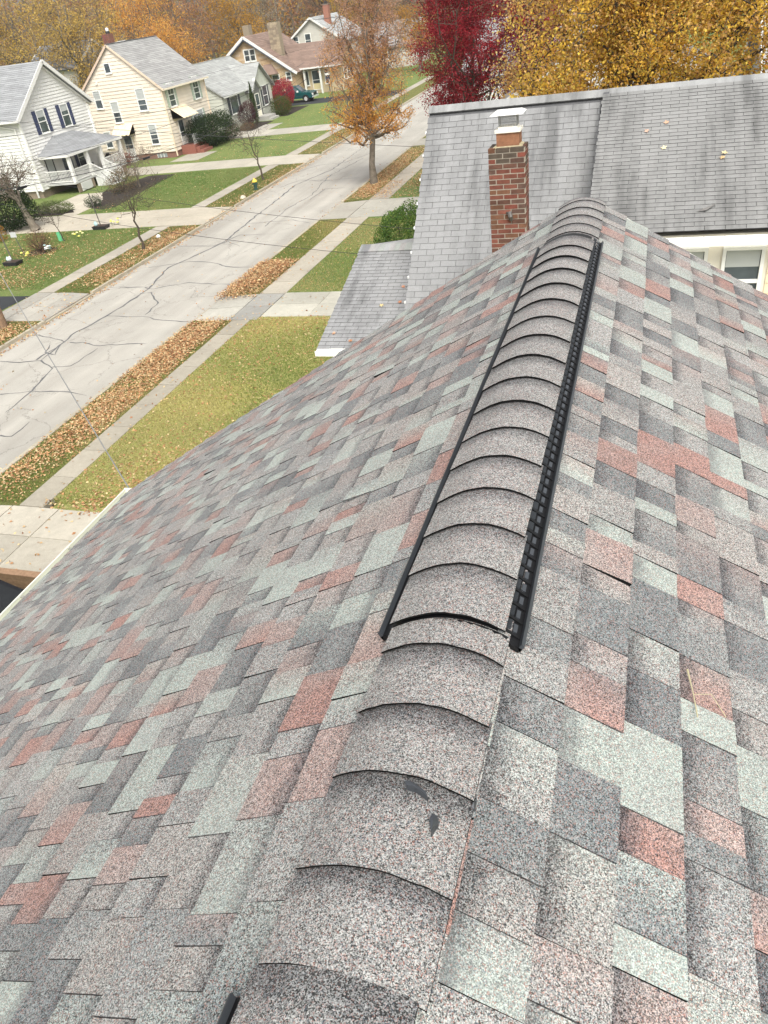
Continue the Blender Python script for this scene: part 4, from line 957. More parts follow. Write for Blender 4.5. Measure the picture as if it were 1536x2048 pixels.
window(tb, (-49.35, 101.95, 5.2), X_, (0, -1, 0), .6, 1.15, fw=.13); window(tb, (-48.55, 101.95, 5.2), X_, (0, -1, 0), .6, 1.15, fw=.13); window(tb, (-44.1, 101.95, 2.45), X_, (0, -1, 0), .55, .75, fw=.13); window(tb, (-45.9, 101.95, 2.2), X_, (0, -1, 0), .9, 1.0, fw=.1)
b_ = MB(); b_.hexa([(-47.3, 101.0, 2.9), (-45.4, 101.0, 2.9), (-45.4, 101.95, 2.9), (-47.3, 101.95, 2.9), (-47.3, 101.1, 2.95), (-45.5, 101.1, 2.95), (-46.2, 101.95, 4.0), (-47.3, 101.95, 4.0)], BRN); b_.build('window_hood', M['farroof'], tb)
roof_slope(tb, (-43.6, 103.2, 3.0), (-37.2, 103.2, 3.0), (-37.2, 106.4, 5.6), (-46.2, 106.4, 5.6), BRN, 18, .09, name='wing_roof'); roof_slope(tb, (-37.2, 109.6, 3.0), (-43.6, 109.6, 3.0), (-46.2, 106.4, 5.6), (-37.2, 106.4, 5.6), BRN, 4, .09, name='wing_roof', courses=False)
b_ = MB(); b_.box(-43.1, -37.6, 104.2, 109, 0, 3.0, (.50, .40, .27)); b_.poly([(-37.6, 104.2, 3), (-37.6, 109, 3), (-37.6, 106.4, 5.2)], (.5, .4, .27)); b_.build('wing_wall', M['attr'], tb)
trimbar(tb, (-43.2, 103.15, 2.95), (-37.2, 103.15, 2.95), .12, .16, WHT, 'gutter')
for xx in (-42.6, -40.4): trimbar(tb, (xx, 103.5, 0), (xx, 103.5, 2.9), .2, .2, WHT, 'post')
door(tb, (-41.3, 104.16, 1.5), X_, (0, -1, 0), .95, 2.1, (.55, .47, .28)); window(tb, (-39.8, 104.16, 1.8), X_, (0, -1, 0), .45, 1.6, bars=0); window(tb, (-42.5, 104.16, 1.8), X_, (0, -1, 0), .35, 1.6, bars=0)
for k in range(3): window(tb, (-37.55, 105 + k * 1.4, 1.9), Y_, (1, 0, 0), .8, 1.3)

# ---- more distant houses
def simple_house(name, label, x0, x1, y0, y1, ez_, rz_, wallc, roofc, ridge='y', wins=(), chimney_at=None, trim=WHT, col2=None):
    h = empty(name, ((x0 + x1) / 2, (y0 + y1) / 2, 0), label, 'house'); b_ = MB(); b_.box(x0, x1, y0, y1, 0, ez_, wallc)
    xm, ym = (x0 + x1) / 2, (y0 + y1) / 2
    if ridge == 'y':
        b_.poly([(x0, y0, ez_), (x1, y0, ez_), (xm, y0, rz_ - .12)], wallc); b_.poly([(x0, y1, ez_), (x1, y1, ez_), (xm, y1, rz_ - .12)][::-1], wallc); wo = b_.build('wall', M['attr'], h); o = .45; s_ = (rz_ - ez_) / (xm - x0)
        roof_slope(h, (x1 + o, y0 - .4, ez_ - o * s_), (x1 + o, y1 + .4, ez_ - o * s_), (xm, y1 + .4, rz_), (xm, y0 - .4, rz_), roofc, 18, name='roof'); roof_slope(h, (x0 - o, y1 + .4, ez_ - o * s_), (x0 - o, y0 - .4, ez_ - o * s_), (xm, y0 - .4, rz_), (xm, y1 + .4, rz_), roofc, 18, name='roof')
        for xe in (x0 - o, x1 + o): trimbar(h, (xe, y0 - .43, ez_ - o * s_ - .06), (xm, y0 - .43, rz_ - .07), .06, .24, trim, 'rake_board')
        siding(wo, [(0, .2), (x1 - x0, .2), (x1 - x0, ez_), (xm - x0, rz_ - .12), (0, ez_)], (x0, y0 - .002, 0), X_, (0, -1, 0), .22, wallc, False, depth=.03); siding(wo, [(0, .2), (y1 - y0, .2), (y1 - y0, ez_), (0, ez_)], (x1 + .002, y0, 0), Y_, (1, 0, 0), .22, wallc, False, depth=.03)
    else:
        b_.poly([(x1, y0, ez_), (x1, y1, ez_), (x1, ym, rz_ - .12)], wallc); b_.poly([(x0, y0, ez_), (x0, y1, ez_), (x0, ym, rz_ - .12)][::-1], wallc); wo = b_.build('wall', M['attr'], h); o = .45; s_ = (rz_ - ez_) / (ym - y0)
        roof_slope(h, (x0 - .4, y0 - o, ez_ - o * s_), (x1 + .4, y0 - o, ez_ - o * s_), (x1 + .4, ym, rz_), (x0 - .4, ym, rz_), roofc, 18, name='roof'); roof_slope(h, (x1 + .4, y1 + o, ez_ - o * s_), (x0 - .4, y1 + o, ez_ - o * s_), (x0 - .4, ym, rz_), (x1 + .4, ym, rz_), roofc, 18, name='roof')
        for ye in (y0 - o, y1 + o): trimbar(h, (x1 + .43, ye, ez_ - o * s_ - .06), (x1 + .43, ym, rz_ - .07), .06, .24, trim, 'rake_board'); trimbar(h, (x0 - .43, ye, ez_ - o * s_ - .06), (x0 - .43, ym, rz_ - .07), .06, .24, trim, 'rake_board')
        siding(wo, [(0, .2), (x1 - x0, .2), (x1 - x0, ez_), (0, ez_)], (x0, y0 - .002, 0), X_, (0, -1, 0), .22, wallc, False, depth=.03); siding(wo, [(0, .2), (y1 - y0, .2), (y1 - y0, ez_), ((y1 - y0) / 2, rz_ - .12), (0, ez_)], (x1 + .002, y0, 0), Y_, (1, 0, 0), .22, wallc, False, depth=.03)
    for f, a, z_, w_, h_ in wins:
        if f == 's': window(h, (a, y0 - .03, z_), X_, (0, -1, 0), w_, h_, fw=.09)
        else: window(h, (x1 + .03, a, z_), Y_, (1, 0, 0), w_, h_, fw=.09)
    if chimney_at: b_ = MB(); cx, cy, cz = chimney_at; b_.box(cx - .4, cx + .4, cy - .4, cy + .4, ez_, cz, (.30, .14, .10)); b_.box(cx - .45, cx + .45, cy - .45, cy + .45, cz, cz + .1, (.25, .2, .17)); b_.box(cx - .18, cx + .18, cy - .18, cy + .18, cz + .1, cz + .4, (.04, .04, .04)); b_.build('chimney', M['brick'], h)
    return h
simple_house('grey_house', 'light grey house with white trimmed gable and small brick chimney beyond the stone bungalow', -51.6, -42.6, 120, 131, 5.0, 8.0, (.52, .50, .45), (.36, .37, .37), 'y', (('s', -49.8, 5.3, .7, 1.1), ('s', -47.9, 5.3, .8, 1.5), ('s', -45, 3.0, 1, 1.5)), (-45.6, 123, 9.2))
simple_house('porch_house', 'pale house with low grey porch roof seen through the brown street tree', -41.5, -34.5, 128, 138, 3.0, 5.9, (.52, .50, .46), (.30, .29, .29), 'x', (('s', -40, 1.8, .9, 1.5), ('s', -38, 1.8, .9, 1.5), ('e', 130, 1.8, .9, 1.4), ('e', 133, 1.8, .9, 1.4)))
simple_house('backyard_house', 'small grey roofed house among the trees behind the cream house', -68.5, -62.0, 84, 92, 7.2, 9.4, (.60, .58, .53), (.17, .175, .19), 'x', (('s', -65.5, 6.6, .6, .9),), None)
simple_house('garden_shed', 'white shed with lean low roof between the white and cream houses', -56, -50.5, 66, 71, 3.0, 4.5, (.72, .71, .68), (.33, .33, .33), 'x')
simple_house('white_siding_house', 'white sided house glimpsed through the yellow tree', -6.2, 3.2, 33.5, 41, 5.4, 8.0, (.80, .79, .77), (.22, .22, .23), 'y', (('s', -4, 3.8, .9, 1.5), ('s', -1, 3.8, .9, 1.5), ('s', 1.8, 3.8, .9, 1.5)))
simple_house('gabled_house', 'white gabled house with grey roof at the upper right corner', 4.2, 12, 33, 42, 5.2, 8.2, (.80, .79, .77), (.34, .34, .34), 'x', (('s', 6, 3.8, .9, 1.5),))
simple_house('far_white_house', 'white house at the far end of the street behind the crimson maple', -12, -3, 58, 68, 4.6, 7.4, (.78, .77, .74), (.30, .30, .3), 'x', (('s', -9, 3, .9, 1.4), ('s', -6, 3, .9, 1.4)))

# ================================================================== VEGETATION
def leaf_quads(P, size, cols, rng, jit=.12, flat=0.0, aspect=.62, nrm=None):
    n = len(P); a = rng.normal(size=(n, 3)); a /= np.linalg.norm(a, axis=1)[:, None]
    b_ = rng.normal(size=(n, 3))
    if flat: a[:, 2] *= (1 - flat); b_[:, 2] *= (1 - flat)
    if nrm is not None: a = a - (a * nrm).sum(1)[:, None] * nrm * .85; b_ = b_ - (b_ * nrm).sum(1)[:, None] * nrm * .85
    a /= np.linalg.norm(a, axis=1)[:, None] + 1e-9
    b_ -= (a * b_).sum(1)[:, None] * a; b_ /= np.linalg.norm(b_, axis=1)[:, None] + 1e-9
    s = size * rng.uniform(.65, 1.25, (n, 1)); c = np.cross(a, b_); fold = rng.uniform(-.25, .25, (n, 1))
    V = np.empty((n, 4, 3)); V[:, 0] = P - a * s * .5; V[:, 1] = P + b_ * s * .5 * aspect + c * s * fold; V[:, 2] = P + a * s * .5; V[:, 3] = P - b_ * s * .5 * aspect + c * s * fold
    C = np.repeat(np.clip(cols * rng.uniform(1 - jit, 1 + jit, (n, 1)), 0, 1)[:, None, :], 4, 1)
    return V.reshape(-1, 3), np.arange(n * 4).reshape(-1, 4), C.reshape(-1, 3)

def tubes_np(lines, n=5):
    V, F, b_ = [], [], 0
    for pts, rad in lines:
        pts = np.asarray(pts, float); k = len(pts); d = np.gradient(pts, axis=0); d /= np.linalg.norm(d, axis=1)[:, None] + 1e-9
        ref = np.array([.31, .17, 1.0]) if abs(d[0, 2]) < .75 else np.array([1., .2, 0]); u = np.cross(d, ref); u /= np.linalg.norm(u, axis=1)[:, None] + 1e-9; v = np.cross(d, u)
        a = np.linspace(0, 2 * np.pi, n, endpoint=False)
        ring = pts[:, None] + (u[:, None] * np.cos(a)[None, :, None] + v[:, None] * np.sin(a)[None, :, None]) * np.asarray(rad)[:, None, None]
        V.append(ring.reshape(-1, 3)); i = np.arange(k - 1)[:, None] * n; j = np.arange(n)[None]; j2 = (j + 1) % n
        F.append((b_ + np.stack([i + j, i + j2, i + n + j2, i + n + j], -1)).reshape(-1, 4)); b_ += k * n
    return np.concatenate(V), np.concatenate(F)

def curve(a, b_, rng, n=6, sag=0.0, wob=.05):
    a, b_ = np.array(a, float), np.array(b_, float); t = np.linspace(0, 1, n)[:, None]; L = np.linalg.norm(b_ - a)
    p = a + (b_ - a) * t; p[:, 2] += (np.sin(np.pi * t) * sag * L)[:, 0]; w_ = rng.normal(size=(n, 3)) * wob * L; w_[0] = 0; w_[-1] = 0
    return p + w_

def tree(name, label, base, trunk_top, r0, fork, blobs, np_, ns, nt, nleaf, lsize, pal, seed, cat='tree', group=None, bark='bark', spread=.25, sag=-.12, leaf_jit=.15, flat=0, lo=.3, colf=None, twig_r=.008, pal_h=None, nside=6):
    rng = np.random.default_rng(seed); base = np.array(base, float); t_ = empty(name, tuple(base), label, cat, group)
    B = np.array([b_[:6] for b_ in blobs], float); vol = B[:, 3] * B[:, 4] * B[:, 5]; vol /= vol.sum()
    def samp(n, pw=.5):
        i = rng.choice(len(B), n, p=vol); d = rng.normal(size=(n, 3)); d /= np.linalg.norm(d, axis=1)[:, None]; r = rng.uniform(size=(n, 1)) ** pw
        return B[i, :3] + d * r * B[i, 3:6]
    top = np.array(trunk_top, float); tp = curve(base, top, rng, 10, 0, .012); trad = np.linspace(1, .18, 10) * r0; trad[0] *= 1.35
    lines = [(tp, trad)]; L = np.linalg.norm(top - base); nodes = []
    def at(z):
        i = np.clip(np.searchsorted(tp[:, 2], z), 1, 9); f = np.clip((z - tp[i - 1, 2]) / (tp[i, 2] - tp[i - 1, 2] + 1e-9), 0, 1); return tp[i - 1] * (1 - f) + tp[i] * f, trad[i]
    for q in samp(np_, .35):
        z = base[2] + fork + max(0, (q[2] - base[2] - fork)) * rng.uniform(.2, .6); z = min(z, top[2] * .97); p, r = at(z); c = curve(p, q, rng, 7, sag, .035); rr = np.linspace(r * .55, r * .12 + .006, 7); lines.append((c, rr)); nodes += [(c[k], rr[k]) for k in range(2, 7)]
    def attach_level(qs, shrink, tip, seg):
        nonlocal nodes
        NP = np.array([n_[0] for n_ in nodes]); NR = np.array([n_[1] for n_ in nodes]); new = []
        for q in qs:
            d = ((NP - q) ** 2).sum(1); k = np.argsort(d)[rng.integers(0, min(4, len(d)))]; c = curve(NP[k], q, rng, seg, sag * .4, .05); rr = np.linspace(min(NR[k] * shrink, .08), tip, seg); lines.append((c, rr)); new += [(c[j], rr[j]) for j in range(1, seg)]
        nodes += new; return new
    if ns: attach_level(samp(ns, .45), .6, twig_r * 1.4, 6)
    tw = attach_level(samp(nt, .5), .55, twig_r * .6, 5) if nt else nodes
    V, F = tubes_np(lines, nside); o = npmesh('trunk', V, F, M[bark], parent=t_)
    if nleaf:
        TP = np.array([n_[0] for n_ in tw]); k = rng.integers(0, len(TP), nleaf); P = TP[k] + rng.normal(size=(nleaf, 3)) * spread * np.array([1, 1, .75]); pal = np.array(pal)
        cl = rng.integers(0, len(pal), len(TP)); ci = np.where(rng.uniform(size=nleaf) < .6, cl[k], rng.integers(0, len(pal), nleaf)); cols = pal[ci]
        if pal_h is not None:      # second palette takes over above a height (start, end, palette)
            z0, z1, p2 = pal_h; p2 = np.array(p2); f = np.clip((P[:, 2] - z0) / (z1 - z0), 0, 1); m_ = rng.uniform(size=nleaf) < f; cols = np.where(m_[:, None], p2[rng.integers(0, len(p2), nleaf)], cols)
        V, F, C = leaf_quads(P, lsize, cols, rng, leaf_jit, flat); npmesh('crown', V, F, M['leaf'], C, parent=t_)
    return t_

ORG = [(.78, .38, .07), (.68, .31, .06), (.86, .50, .11), (.58, .27, .10)]
BRNL = [(.58, .34, .22), (.50, .27, .18), (.64, .41, .27), (.50, .32, .24)]
YEL = [(.80, .52, .07), (.74, .45, .07), (.82, .60, .10), (.66, .42, .11), (.60, .46, .10)]
TANL = [(.70, .44, .15), (.60, .35, .13), (.74, .52, .22), (.50, .30, .10)]
RED = [(.36, .022, .035), (.28, .018, .030), (.48, .045, .06), (.20, .014, .022)]
# street tree, orange at the skirt and thin brown above
tree('street_tree', 'tall street tree on the near verge, orange low down and sparse brown at the top', (-16.35, 48.4, 0), (-15.7, 48.8, 10.8), .22, 2.3,
     [(-16.3, 48.8, 3.9, 2.9, 2.7, 1.7), (-16.0, 48.8, 6.8, 2.95, 2.8, 2.8), (-15.5, 48.8, 9.8, 2.1, 2.1, 2.3)], 34, 240, 1100, 46000, .082, ORG, 11, bark='bark_grey', spread=.15, sag=-.10, pal_h=(3.8, 8.2, BRNL + BRNL + [(.50, .27, .06)]), twig_r=.012)
# bare young trees on the far verge
def bare(label, x, y, h, w_, seed, lean=0.0, n=(7, 40, 170), r=.075, name='bare_tree', z=0):
    return tree(name, label, (x, y, z), (x + lean, y, h * .72), r, h * .26, [(x + lean * 1.2, y, h * .66, w_, w_, h * .30)], n[0], n[1], n[2], 0, .1, [(0, 0, 0)], seed, bark='bark', sag=-.08, twig_r=.009, spread=.1)
bare('bare young tree on the far verge beside the first concrete apron', -25.82, 36.0, 4.6, 2.0, 21, .1)
bare('bare young tree on the far verge next to the yellow-topped hydrant', -25.75, 52.0, 4.4, 1.9, 22, -.5)
bare('small leafless sapling with green trunk guard on the far lawn', -32.9, 38.5, 2.3, 1.0, 23, -.5, (5, 20, 60), .035)
# old leaning tree with an evergreen behind, left edge
tree('old_tree', 'gnarled old tree with thick leaning trunk on the far left lawn', (-37.3, 41.4, 0), (-38.3, 41.5, 3.2), .27, 1.1, [(-38.2, 41.4, 3.5, 2.6, 2.4, 1.3)], 14, 80, 320, 2400, .06, [(.20, .09, .09), (.26, .15, .13), (.15, .10, .06)], 24, bark='bark_grey', sag=.12)
def bush(name, label, c, r, n, lsize, pal, seed, cat='bush', group=None, shell=.55, flat=0, stems=True, lumps=9, bark='bark', taper=0):
    rng = np.random.default_rng(seed); t_ = empty(name, (c[0], c[1], 0), label, cat, group); c = np.array(c, float); r = np.array(r, float)
    d = rng.normal(size=(n, 3)); d /= np.linalg.norm(d, axis=1)[:, None]; L = rng.normal(size=(lumps, 3)); L /= np.linalg.norm(L, axis=1)[:, None]
    bumpf = .86 + .30 * np.max(d @ L.T, 1) ** 8 + .04 * np.sin(d[:, 0] * 9) * np.cos(d[:, 1] * 11 + d[:, 2] * 7); rr = (shell + (1 - shell) * rng.uniform(size=(n, 1)) ** .6) * bumpf[:, None]
    Q = d * rr; Q[:, :2] *= (1 - taper * np.clip(Q[:, 2:3] * .5 + .5, 0, 1.1)); P = c + Q * r; P = P[P[:, 2] > .03]; n = len(P); pal = np.array(pal); k = np.argmax((d[:n] @ L.T) + rng.normal(size=(n, lumps)) * .25, 1) % len(pal)
    cols = pal[np.where(rng.uniform(size=n) < .5, k, rng.integers(0, len(pal), n))]
    V, F, C = leaf_quads(P, lsize, cols, rng, .2, flat); npmesh('foliage', V, F, M['leaf'], C, parent=t_)
    if stems:
        ln = [(curve((c[0] + rng.normal() * .05, c[1] + rng.normal() * .05, 0), c + (lambda v: v / np.linalg.norm(v))(np.abs(rng.normal(size=3)) * np.array([rng.choice((-1, 1)), rng.choice((-1, 1)), 1.0])) * r * .85, rng, 5, 0, .04), np.linspace(.03, .006, 5)) for _ in range(16)]
        V, F = tubes_np(ln, 4); npmesh('stems', V, F, M[bark], parent=t_)
    return t_
DG = [(.030, .055, .018), (.045, .075, .02), (.02, .04, .015)]
bush('evergreen', 'large dark evergreen shrub behind the gnarled tree at the left edge', (-39.6, 42.0, 1.4), (2.3, 1.5, 1.6), 9000, .12, DG, 31)
bush('golden_shrub', 'golden orange shrub at the left edge by the dark evergreen', (-38.6, 38.9, .6), (1.0, .9, .8), 2500, .08, [(.40, .22, .05), (.33, .17, .04)], 32)
bush('low_shrub', 'low spreading green shrub on the mulch bed before the white house', (-39.2, 45.9, .35), (1.6, .75, .45), 4200, .07, [(.16, .20, .07), (.12, .16, .05), (.22, .24, .12)], 33, flat=.2)
bush('small_shrub', 'small dark green shrub at the point of the mulch bed by the stairs', (-36.8, 47.2, .3), (.75, .5, .4), 1500, .06, [(.06, .10, .05), (.10, .13, .07)], 34)
bush('round_shrub', 'loose brown and green shrub beside the white porch stairs', (-37.0, 51.3, .7), (1.3, 1.8, .9), 3600, .07, [(.20, .15, .09), (.12, .14, .06), (.28, .17, .10)], 35, shell=.3)
tree('dogwood', 'multi-stemmed bare dogwood with a few russet leaves by the white porch', (-36.4, 52.6, 0), (-36.4, 52.6, 1.9), .07, .4, [(-36.3, 52.8, 2.0, 2.0, 2.2, 1.1)], 12, 70, 330, 1300, .06, [(.30, .14, .09), (.22, .12, .08)], 36, bark='bark_grey', sag=-.1)
bush('brown_shrub', 'round leafless brown shrub in the lawn circle with pale ornaments', (-33.0, 36.5, .6), (.85, .8, .65), 2600, .05, [(.20, .11, .07), (.27, .14, .09), (.15, .08, .05)], 37, shell=.2)
bush('yew_hedge', 'big dark clipped yew in front of the cream house', (-38.6, 69.4, 1.25), (1.6, 4.3, 1.45), 15000, .12, DG, 38, lumps=14)
tree('grey_shrub', 'bare grey twiggy shrub in front of the dark yew', (-36.6, 71.0, 0), (-36.6, 71.0, 1.4), .05, .3, [(-36.6, 71.2, 1.3, 1.1, 1.6, 1.0)], 10, 50, 200, 0, .1, [(0, 0, 0)], 39, bark='bark_grey', cat='bush')
bush('arborvitae', 'narrow pointed evergreen beside the green cottage door', (-39.4, 80.6, 1.9), (.55, .55, 2.4), 4200, .09, [(.06, .10, .03), (.08, .13, .035)], 40, shell=.4, taper=.9)
bush('barberry', 'dark purple rounded shrub in front of the green cottage window', (-39.2, 78.4, 1.35), (1.0, 1.25, 1.2), 5500, .08, [(.09, .03, .04), (.13, .045, .05), (.06, .03, .03)], 41)
bush('foundation_plants', 'low russet plants under the purple shrub', (-38.9, 77.2, .3), (.8, 1.2, .4), 1500, .08, [(.22, .09, .05), (.16, .12, .05)], 42)
bush('round_yew', 'rounded olive green yew beside the cottage step', (-38.7, 85.9, .95), (1.1, 1.5, 1.1), 6500, .08, [(.10, .13, .03), (.14, .17, .04), (.07, .10, .03)], 43)
bush('burning_bush', 'bright crimson burning bush next to the green pickup', (-39.9, 89.7, 1.5), (1.25, 2.4, 1.65), 9500, .10, [(.46, .02, .05), (.36, .015, .04), (.60, .05, .09), (.24, .012, .03)], 44, lumps=12)
bush('olive_shrub', 'dark olive shrub just behind the crimson bush', (-41.5, 91.6, 1.6), (.9, 1.2, 1.5), 2500, .10, [(.12, .10, .04), (.16, .12, .05)], 45)
bush('red_flower_shrub', 'small red shrub at the corner of the cream house foundation', (-43.8, 62.4, .5), (.5, .8, .6), 1200, .07, [(.35, .04, .05), (.25, .06, .05)], 46)
bush('juniper', 'dense bright green juniper beyond the low front roof next door', (-9.3, 31.2, 1.0), (1.4, 1.4, 1.65), 17000, .085, [(.10, .19, .04), (.07, .14, .03), (.17, .25, .05)], 47, lumps=16, shell=.7)
bush('orange_shrub', 'orange red shrub tucked below the low roof eave next door', (-6.9, 13.2, .9), (1.0, .9, .7), 5200, .07, [(.55, .10, .03), (.62, .18, .05), (.40, .07, .03)], 48)

# crimson maple beyond the grey roof
tree('crimson_maple', 'crimson maple standing beyond the grey roof ridge', (-8.6, 42, 0), (-8.4, 42, 9.5), .22, 2.2,
     [(-9.0, 42, 7.2, 2.3, 2.8, 2.8), (-9.3, 42.3, 5.0, 1.7, 2.4, 1.8), (-6.0, 42.5, 7.4, 2.8, 2.6, 3.3), (-9.2, 42, 9.6, 2.2, 2.2, 2.0)], 26, 160, 900, 75000, .085, RED, 51, spread=.22, sag=-.05)
# big yellow tree behind the neighbour's ridge
tree('yellow_tree', 'large yellow-leaved tree right behind the grey roof ridge', (-.3, 25.5, 0), (-.2, 25.6, 10.2), .30, 3.0,
     [(-1.2, 25.5, 8.0, 2.9, 2.6, 2.6), (1.6, 25.6, 8.2, 3.2, 2.8, 2.4), (-.2, 25.5, 10.6, 3.0, 2.6, 2.2), (-2.2, 25.2, 6.4, 1.6, 1.8, 1.7)], 32, 190, 950, 78000, .092, YEL + TANL[:2], 52, spread=.26, sag=.02, twig_r=.011)
tree('tan_tree', 'thinner tan-leaved tree overlapping the crimson maple', (-3.9, 27.5, 0), (-3.5, 27.4, 8.6), .16, 2.5,
     [(-2.7, 27.3, 6.7, 2.3, 1.9, 2.1), (-2.6, 27.2, 9.4, 2.0, 1.8, 1.6)], 20, 110, 560, 11500, .09, TANL, 53, spread=.25, sag=.0)
tree('amber_tree', 'amber-orange tree at the right edge behind the dormer roof', (5.8, 24.8, 0), (5.6, 24.8, 8.0), .2, 2.5,
     [(4.8, 24.9, 6.9, 2.5, 2.2, 2.0), (6.5, 24.9, 8.0, 2.4, 2.2, 2.0)], 20, 110, 560, 26000, .09, [(.58, .30, .04), (.48, .20, .03), (.62, .40, .05), (.25, .24, .05)], 54, spread=.26, sag=.02)

# autumn woodland behind the houses
WG = 'autumn trees behind the far houses'
def bgtree(label, x, y, h, w_, pal, seed, nleaf=9000, ls=.22, r=.3, bark='bark_grey', nt=260):
    blobs = [(x, y, h * .62, w_, w_, h * .32), (x + w_ * .3, y - 1, h * .42, w_ * .8, w_ * .8, h * .2), (x - w_ * .35, y, h * .8, w_ * .6, w_ * .6, h * .2)]
    return tree('autumn_tree', label, (x, y, 0), (x + .4, y, h * .85), r, h * .2, blobs, 18, 70, nt, int(nleaf * .8), ls * .92, pal, seed, group=WG, bark=bark, spread=.42, sag=-.05, twig_r=.03, nside=5)
GOLD = [(.60, .40, .10), (.50, .33, .10), (.68, .48, .14), (.36, .26, .11)]; ORB = [(.68, .33, .08), (.76, .40, .09), (.58, .28, .09), (.80, .50, .14)]; RUST = [(.38, .20, .13), (.44, .25, .15), (.32, .19, .14)]; DULL = [(.36, .28, .21), (.30, .25, .20), (.42, .33, .23)]
bgtree('big golden tree with dark sprawling limbs behind the cream house chimney', -61.5, 84, 15, 6.5, GOLD, 61, 15000, .22, .55, 'bark_grey')
bgtree('golden tree above the small grey backyard roof', -74, 90, 17, 6.5, GOLD, 62, 14000)
bgtree('dull brown tree at the top left corner', -88, 92, 19, 7.5, DULL + GOLD[:1], 63, 13000, .24)
bgtree('olive tree low at the left edge behind the white roof', -76, 76, 9, 4.5, [(.12, .12, .05), (.20, .18, .07), (.30, .22, .08)], 64, 9000, .18)
bgtree('bright orange tree right of the cream house chimney', -60, 98, 15, 6.0, ORB, 65, 15000, .22)
bgtree('orange tree filling the gap behind the cream and green houses', -55.5, 93, 10.5, 4.6, ORB, 66, 13000, .2)
bgtree('rusty tree with bare top left of the stone bungalow', -68, 118, 19, 6.5, RUST + ORB[:1], 67, 12000, .26)
bgtree('yellow-orange tree behind the stone chimneys', -60, 122, 15, 5.0, [(.60, .34, .06), (.52, .28, .05)], 68, 11000, .24)
bgtree('dull twiggy tree behind the brown roof', -66, 140, 20, 7.0, DULL, 69, 8000, .28)
bgtree('russet tree above the grey house gable', -55, 146, 20, 7.5, RUST, 70, 13000, .28)
bgtree('golden tree behind the grey house chimney', -48, 142, 14, 5.0, [(.58, .38, .07), (.50, .32, .06)], 71, 9000, .26)
bgtree('brown tree behind the sparse street tree', -40, 150, 17, 7.0, DULL + RUST, 72, 11000, .28)
bgtree('grey green tree far up the street', -30, 160, 16, 6.0, [(.25, .24, .17), (.30, .27, .18)], 73, 9000, .28)
bgtree('rust tree far up the street by the end of the road', -22, 165, 15, 6.0, ORB + RUST, 74, 10000, .28)
bgtree('orange yellow tree over the far street bend', -31, 118, 8.5, 3.8, [(.55, .30, .06), (.45, .22, .06)], 75, 8000, .2)
bgtree('dark evergreen mass behind the orange trees', -58, 88.5, 5.5, 3.6, DG, 76, 9000, .2)
bgtree('brown tree at the far top left corner', -108, 108, 22, 9.0, RUST + DULL, 77, 13000, .3)
bgtree('tawny tree between the golden trees', -80, 112, 19, 7.5, GOLD + RUST, 78, 13000, .28)
# woodland beyond, one uncountable mass
rng = np.random.default_rng(5); n = 150000; P = np.empty((n, 3)); P[:, 0] = rng.uniform(-230, 30, n); P[:, 1] = 165 + rng.uniform(0, 70, n) - np.clip(-P[:, 0] - 90, 0, 100) * .62
hh = 14 + 4 * np.sin(P[:, 0] * .13) + 3 * np.sin(P[:, 0] * .37 + 1) + np.clip(-P[:, 0] - 80, 0, 60) * .06; P[:, 2] = hh * rng.uniform(0.02, 1.0, n) ** .8
pal = np.array(GOLD + ORB + RUST + RUST + DULL + DULL); k = (np.floor(P[:, 0] / 7 + np.sin(P[:, 1] * .2) * 2).astype(int) * 7 + np.floor(P[:, 1] / 9).astype(int) * 3) % len(pal); k = np.where(rng.uniform(size=n) < .3, rng.integers(0, len(pal), n), k)
V, F, C = leaf_quads(P, .75, pal[k] * .85, rng, .25); wd_ = npmesh('distant_wood', V, F, M['leaf'], C)
tag(wd_, 'hazy mass of autumn woodland closing the view', 'woodland', kind='stuff')
lines = []
for _ in range(260):
    x = rng.uniform(-200, 20); y = 160 + rng.uniform(0, 40) - max(0, -x - 90) * .62; h = rng.uniform(10, 19); lines.append((curve((x, y, 0), (x + rng.normal(), y, h), rng, 6, 0, .015), np.linspace(.28, .06, 6)))
V, F = tubes_np(lines, 5); tag(npmesh('distant_trunks', V, F, M['bark_grey']), 'bare trunks standing in the distant woodland', 'woodland', kind='stuff')

# mulch beds
def bed(pts, z=.03):
    b_ = MB(); n = len(pts); cx, cy = sum(p[0] for p in pts) / n, sum(p[1] for p in pts) / n
    for i in range(n): a, c = pts[i], pts[(i + 1) % n]; b_.poly([(a[0], a[1], .006), (c[0], c[1], .006), (cx, cy, z + .03)])
    tag(b_.build('mulch_bed', M['soil']), kind='structure')
bed([(-41.2, 45.2), (-38.4, 45.1), (-36.9, 45.6), (-37.9, 46.7), (-40.9, 46.7)]); bed([(-36.9, 45.6 + 1.1), (-35.2, 46.0), (-34.6, 46.6), (-35.2, 51), (-35.6, 56.8), (-38.2, 56.8), (-39.3, 51.5), (-37.2, 48.6)])
bed([(-40.4, 76.1), (-37.9, 76.3), (-38.0, 82.0), (-40.3, 82.3)]); bed([(-41, 84.9), (-37.6, 84.9), (-37.9, 92.3), (-41, 92.3)])
bed([(-33.9 + .9 * math.cos(a * .628) + .9, 36.5 + .85 * math.sin(a * .628)) for a in range(10)], .01)

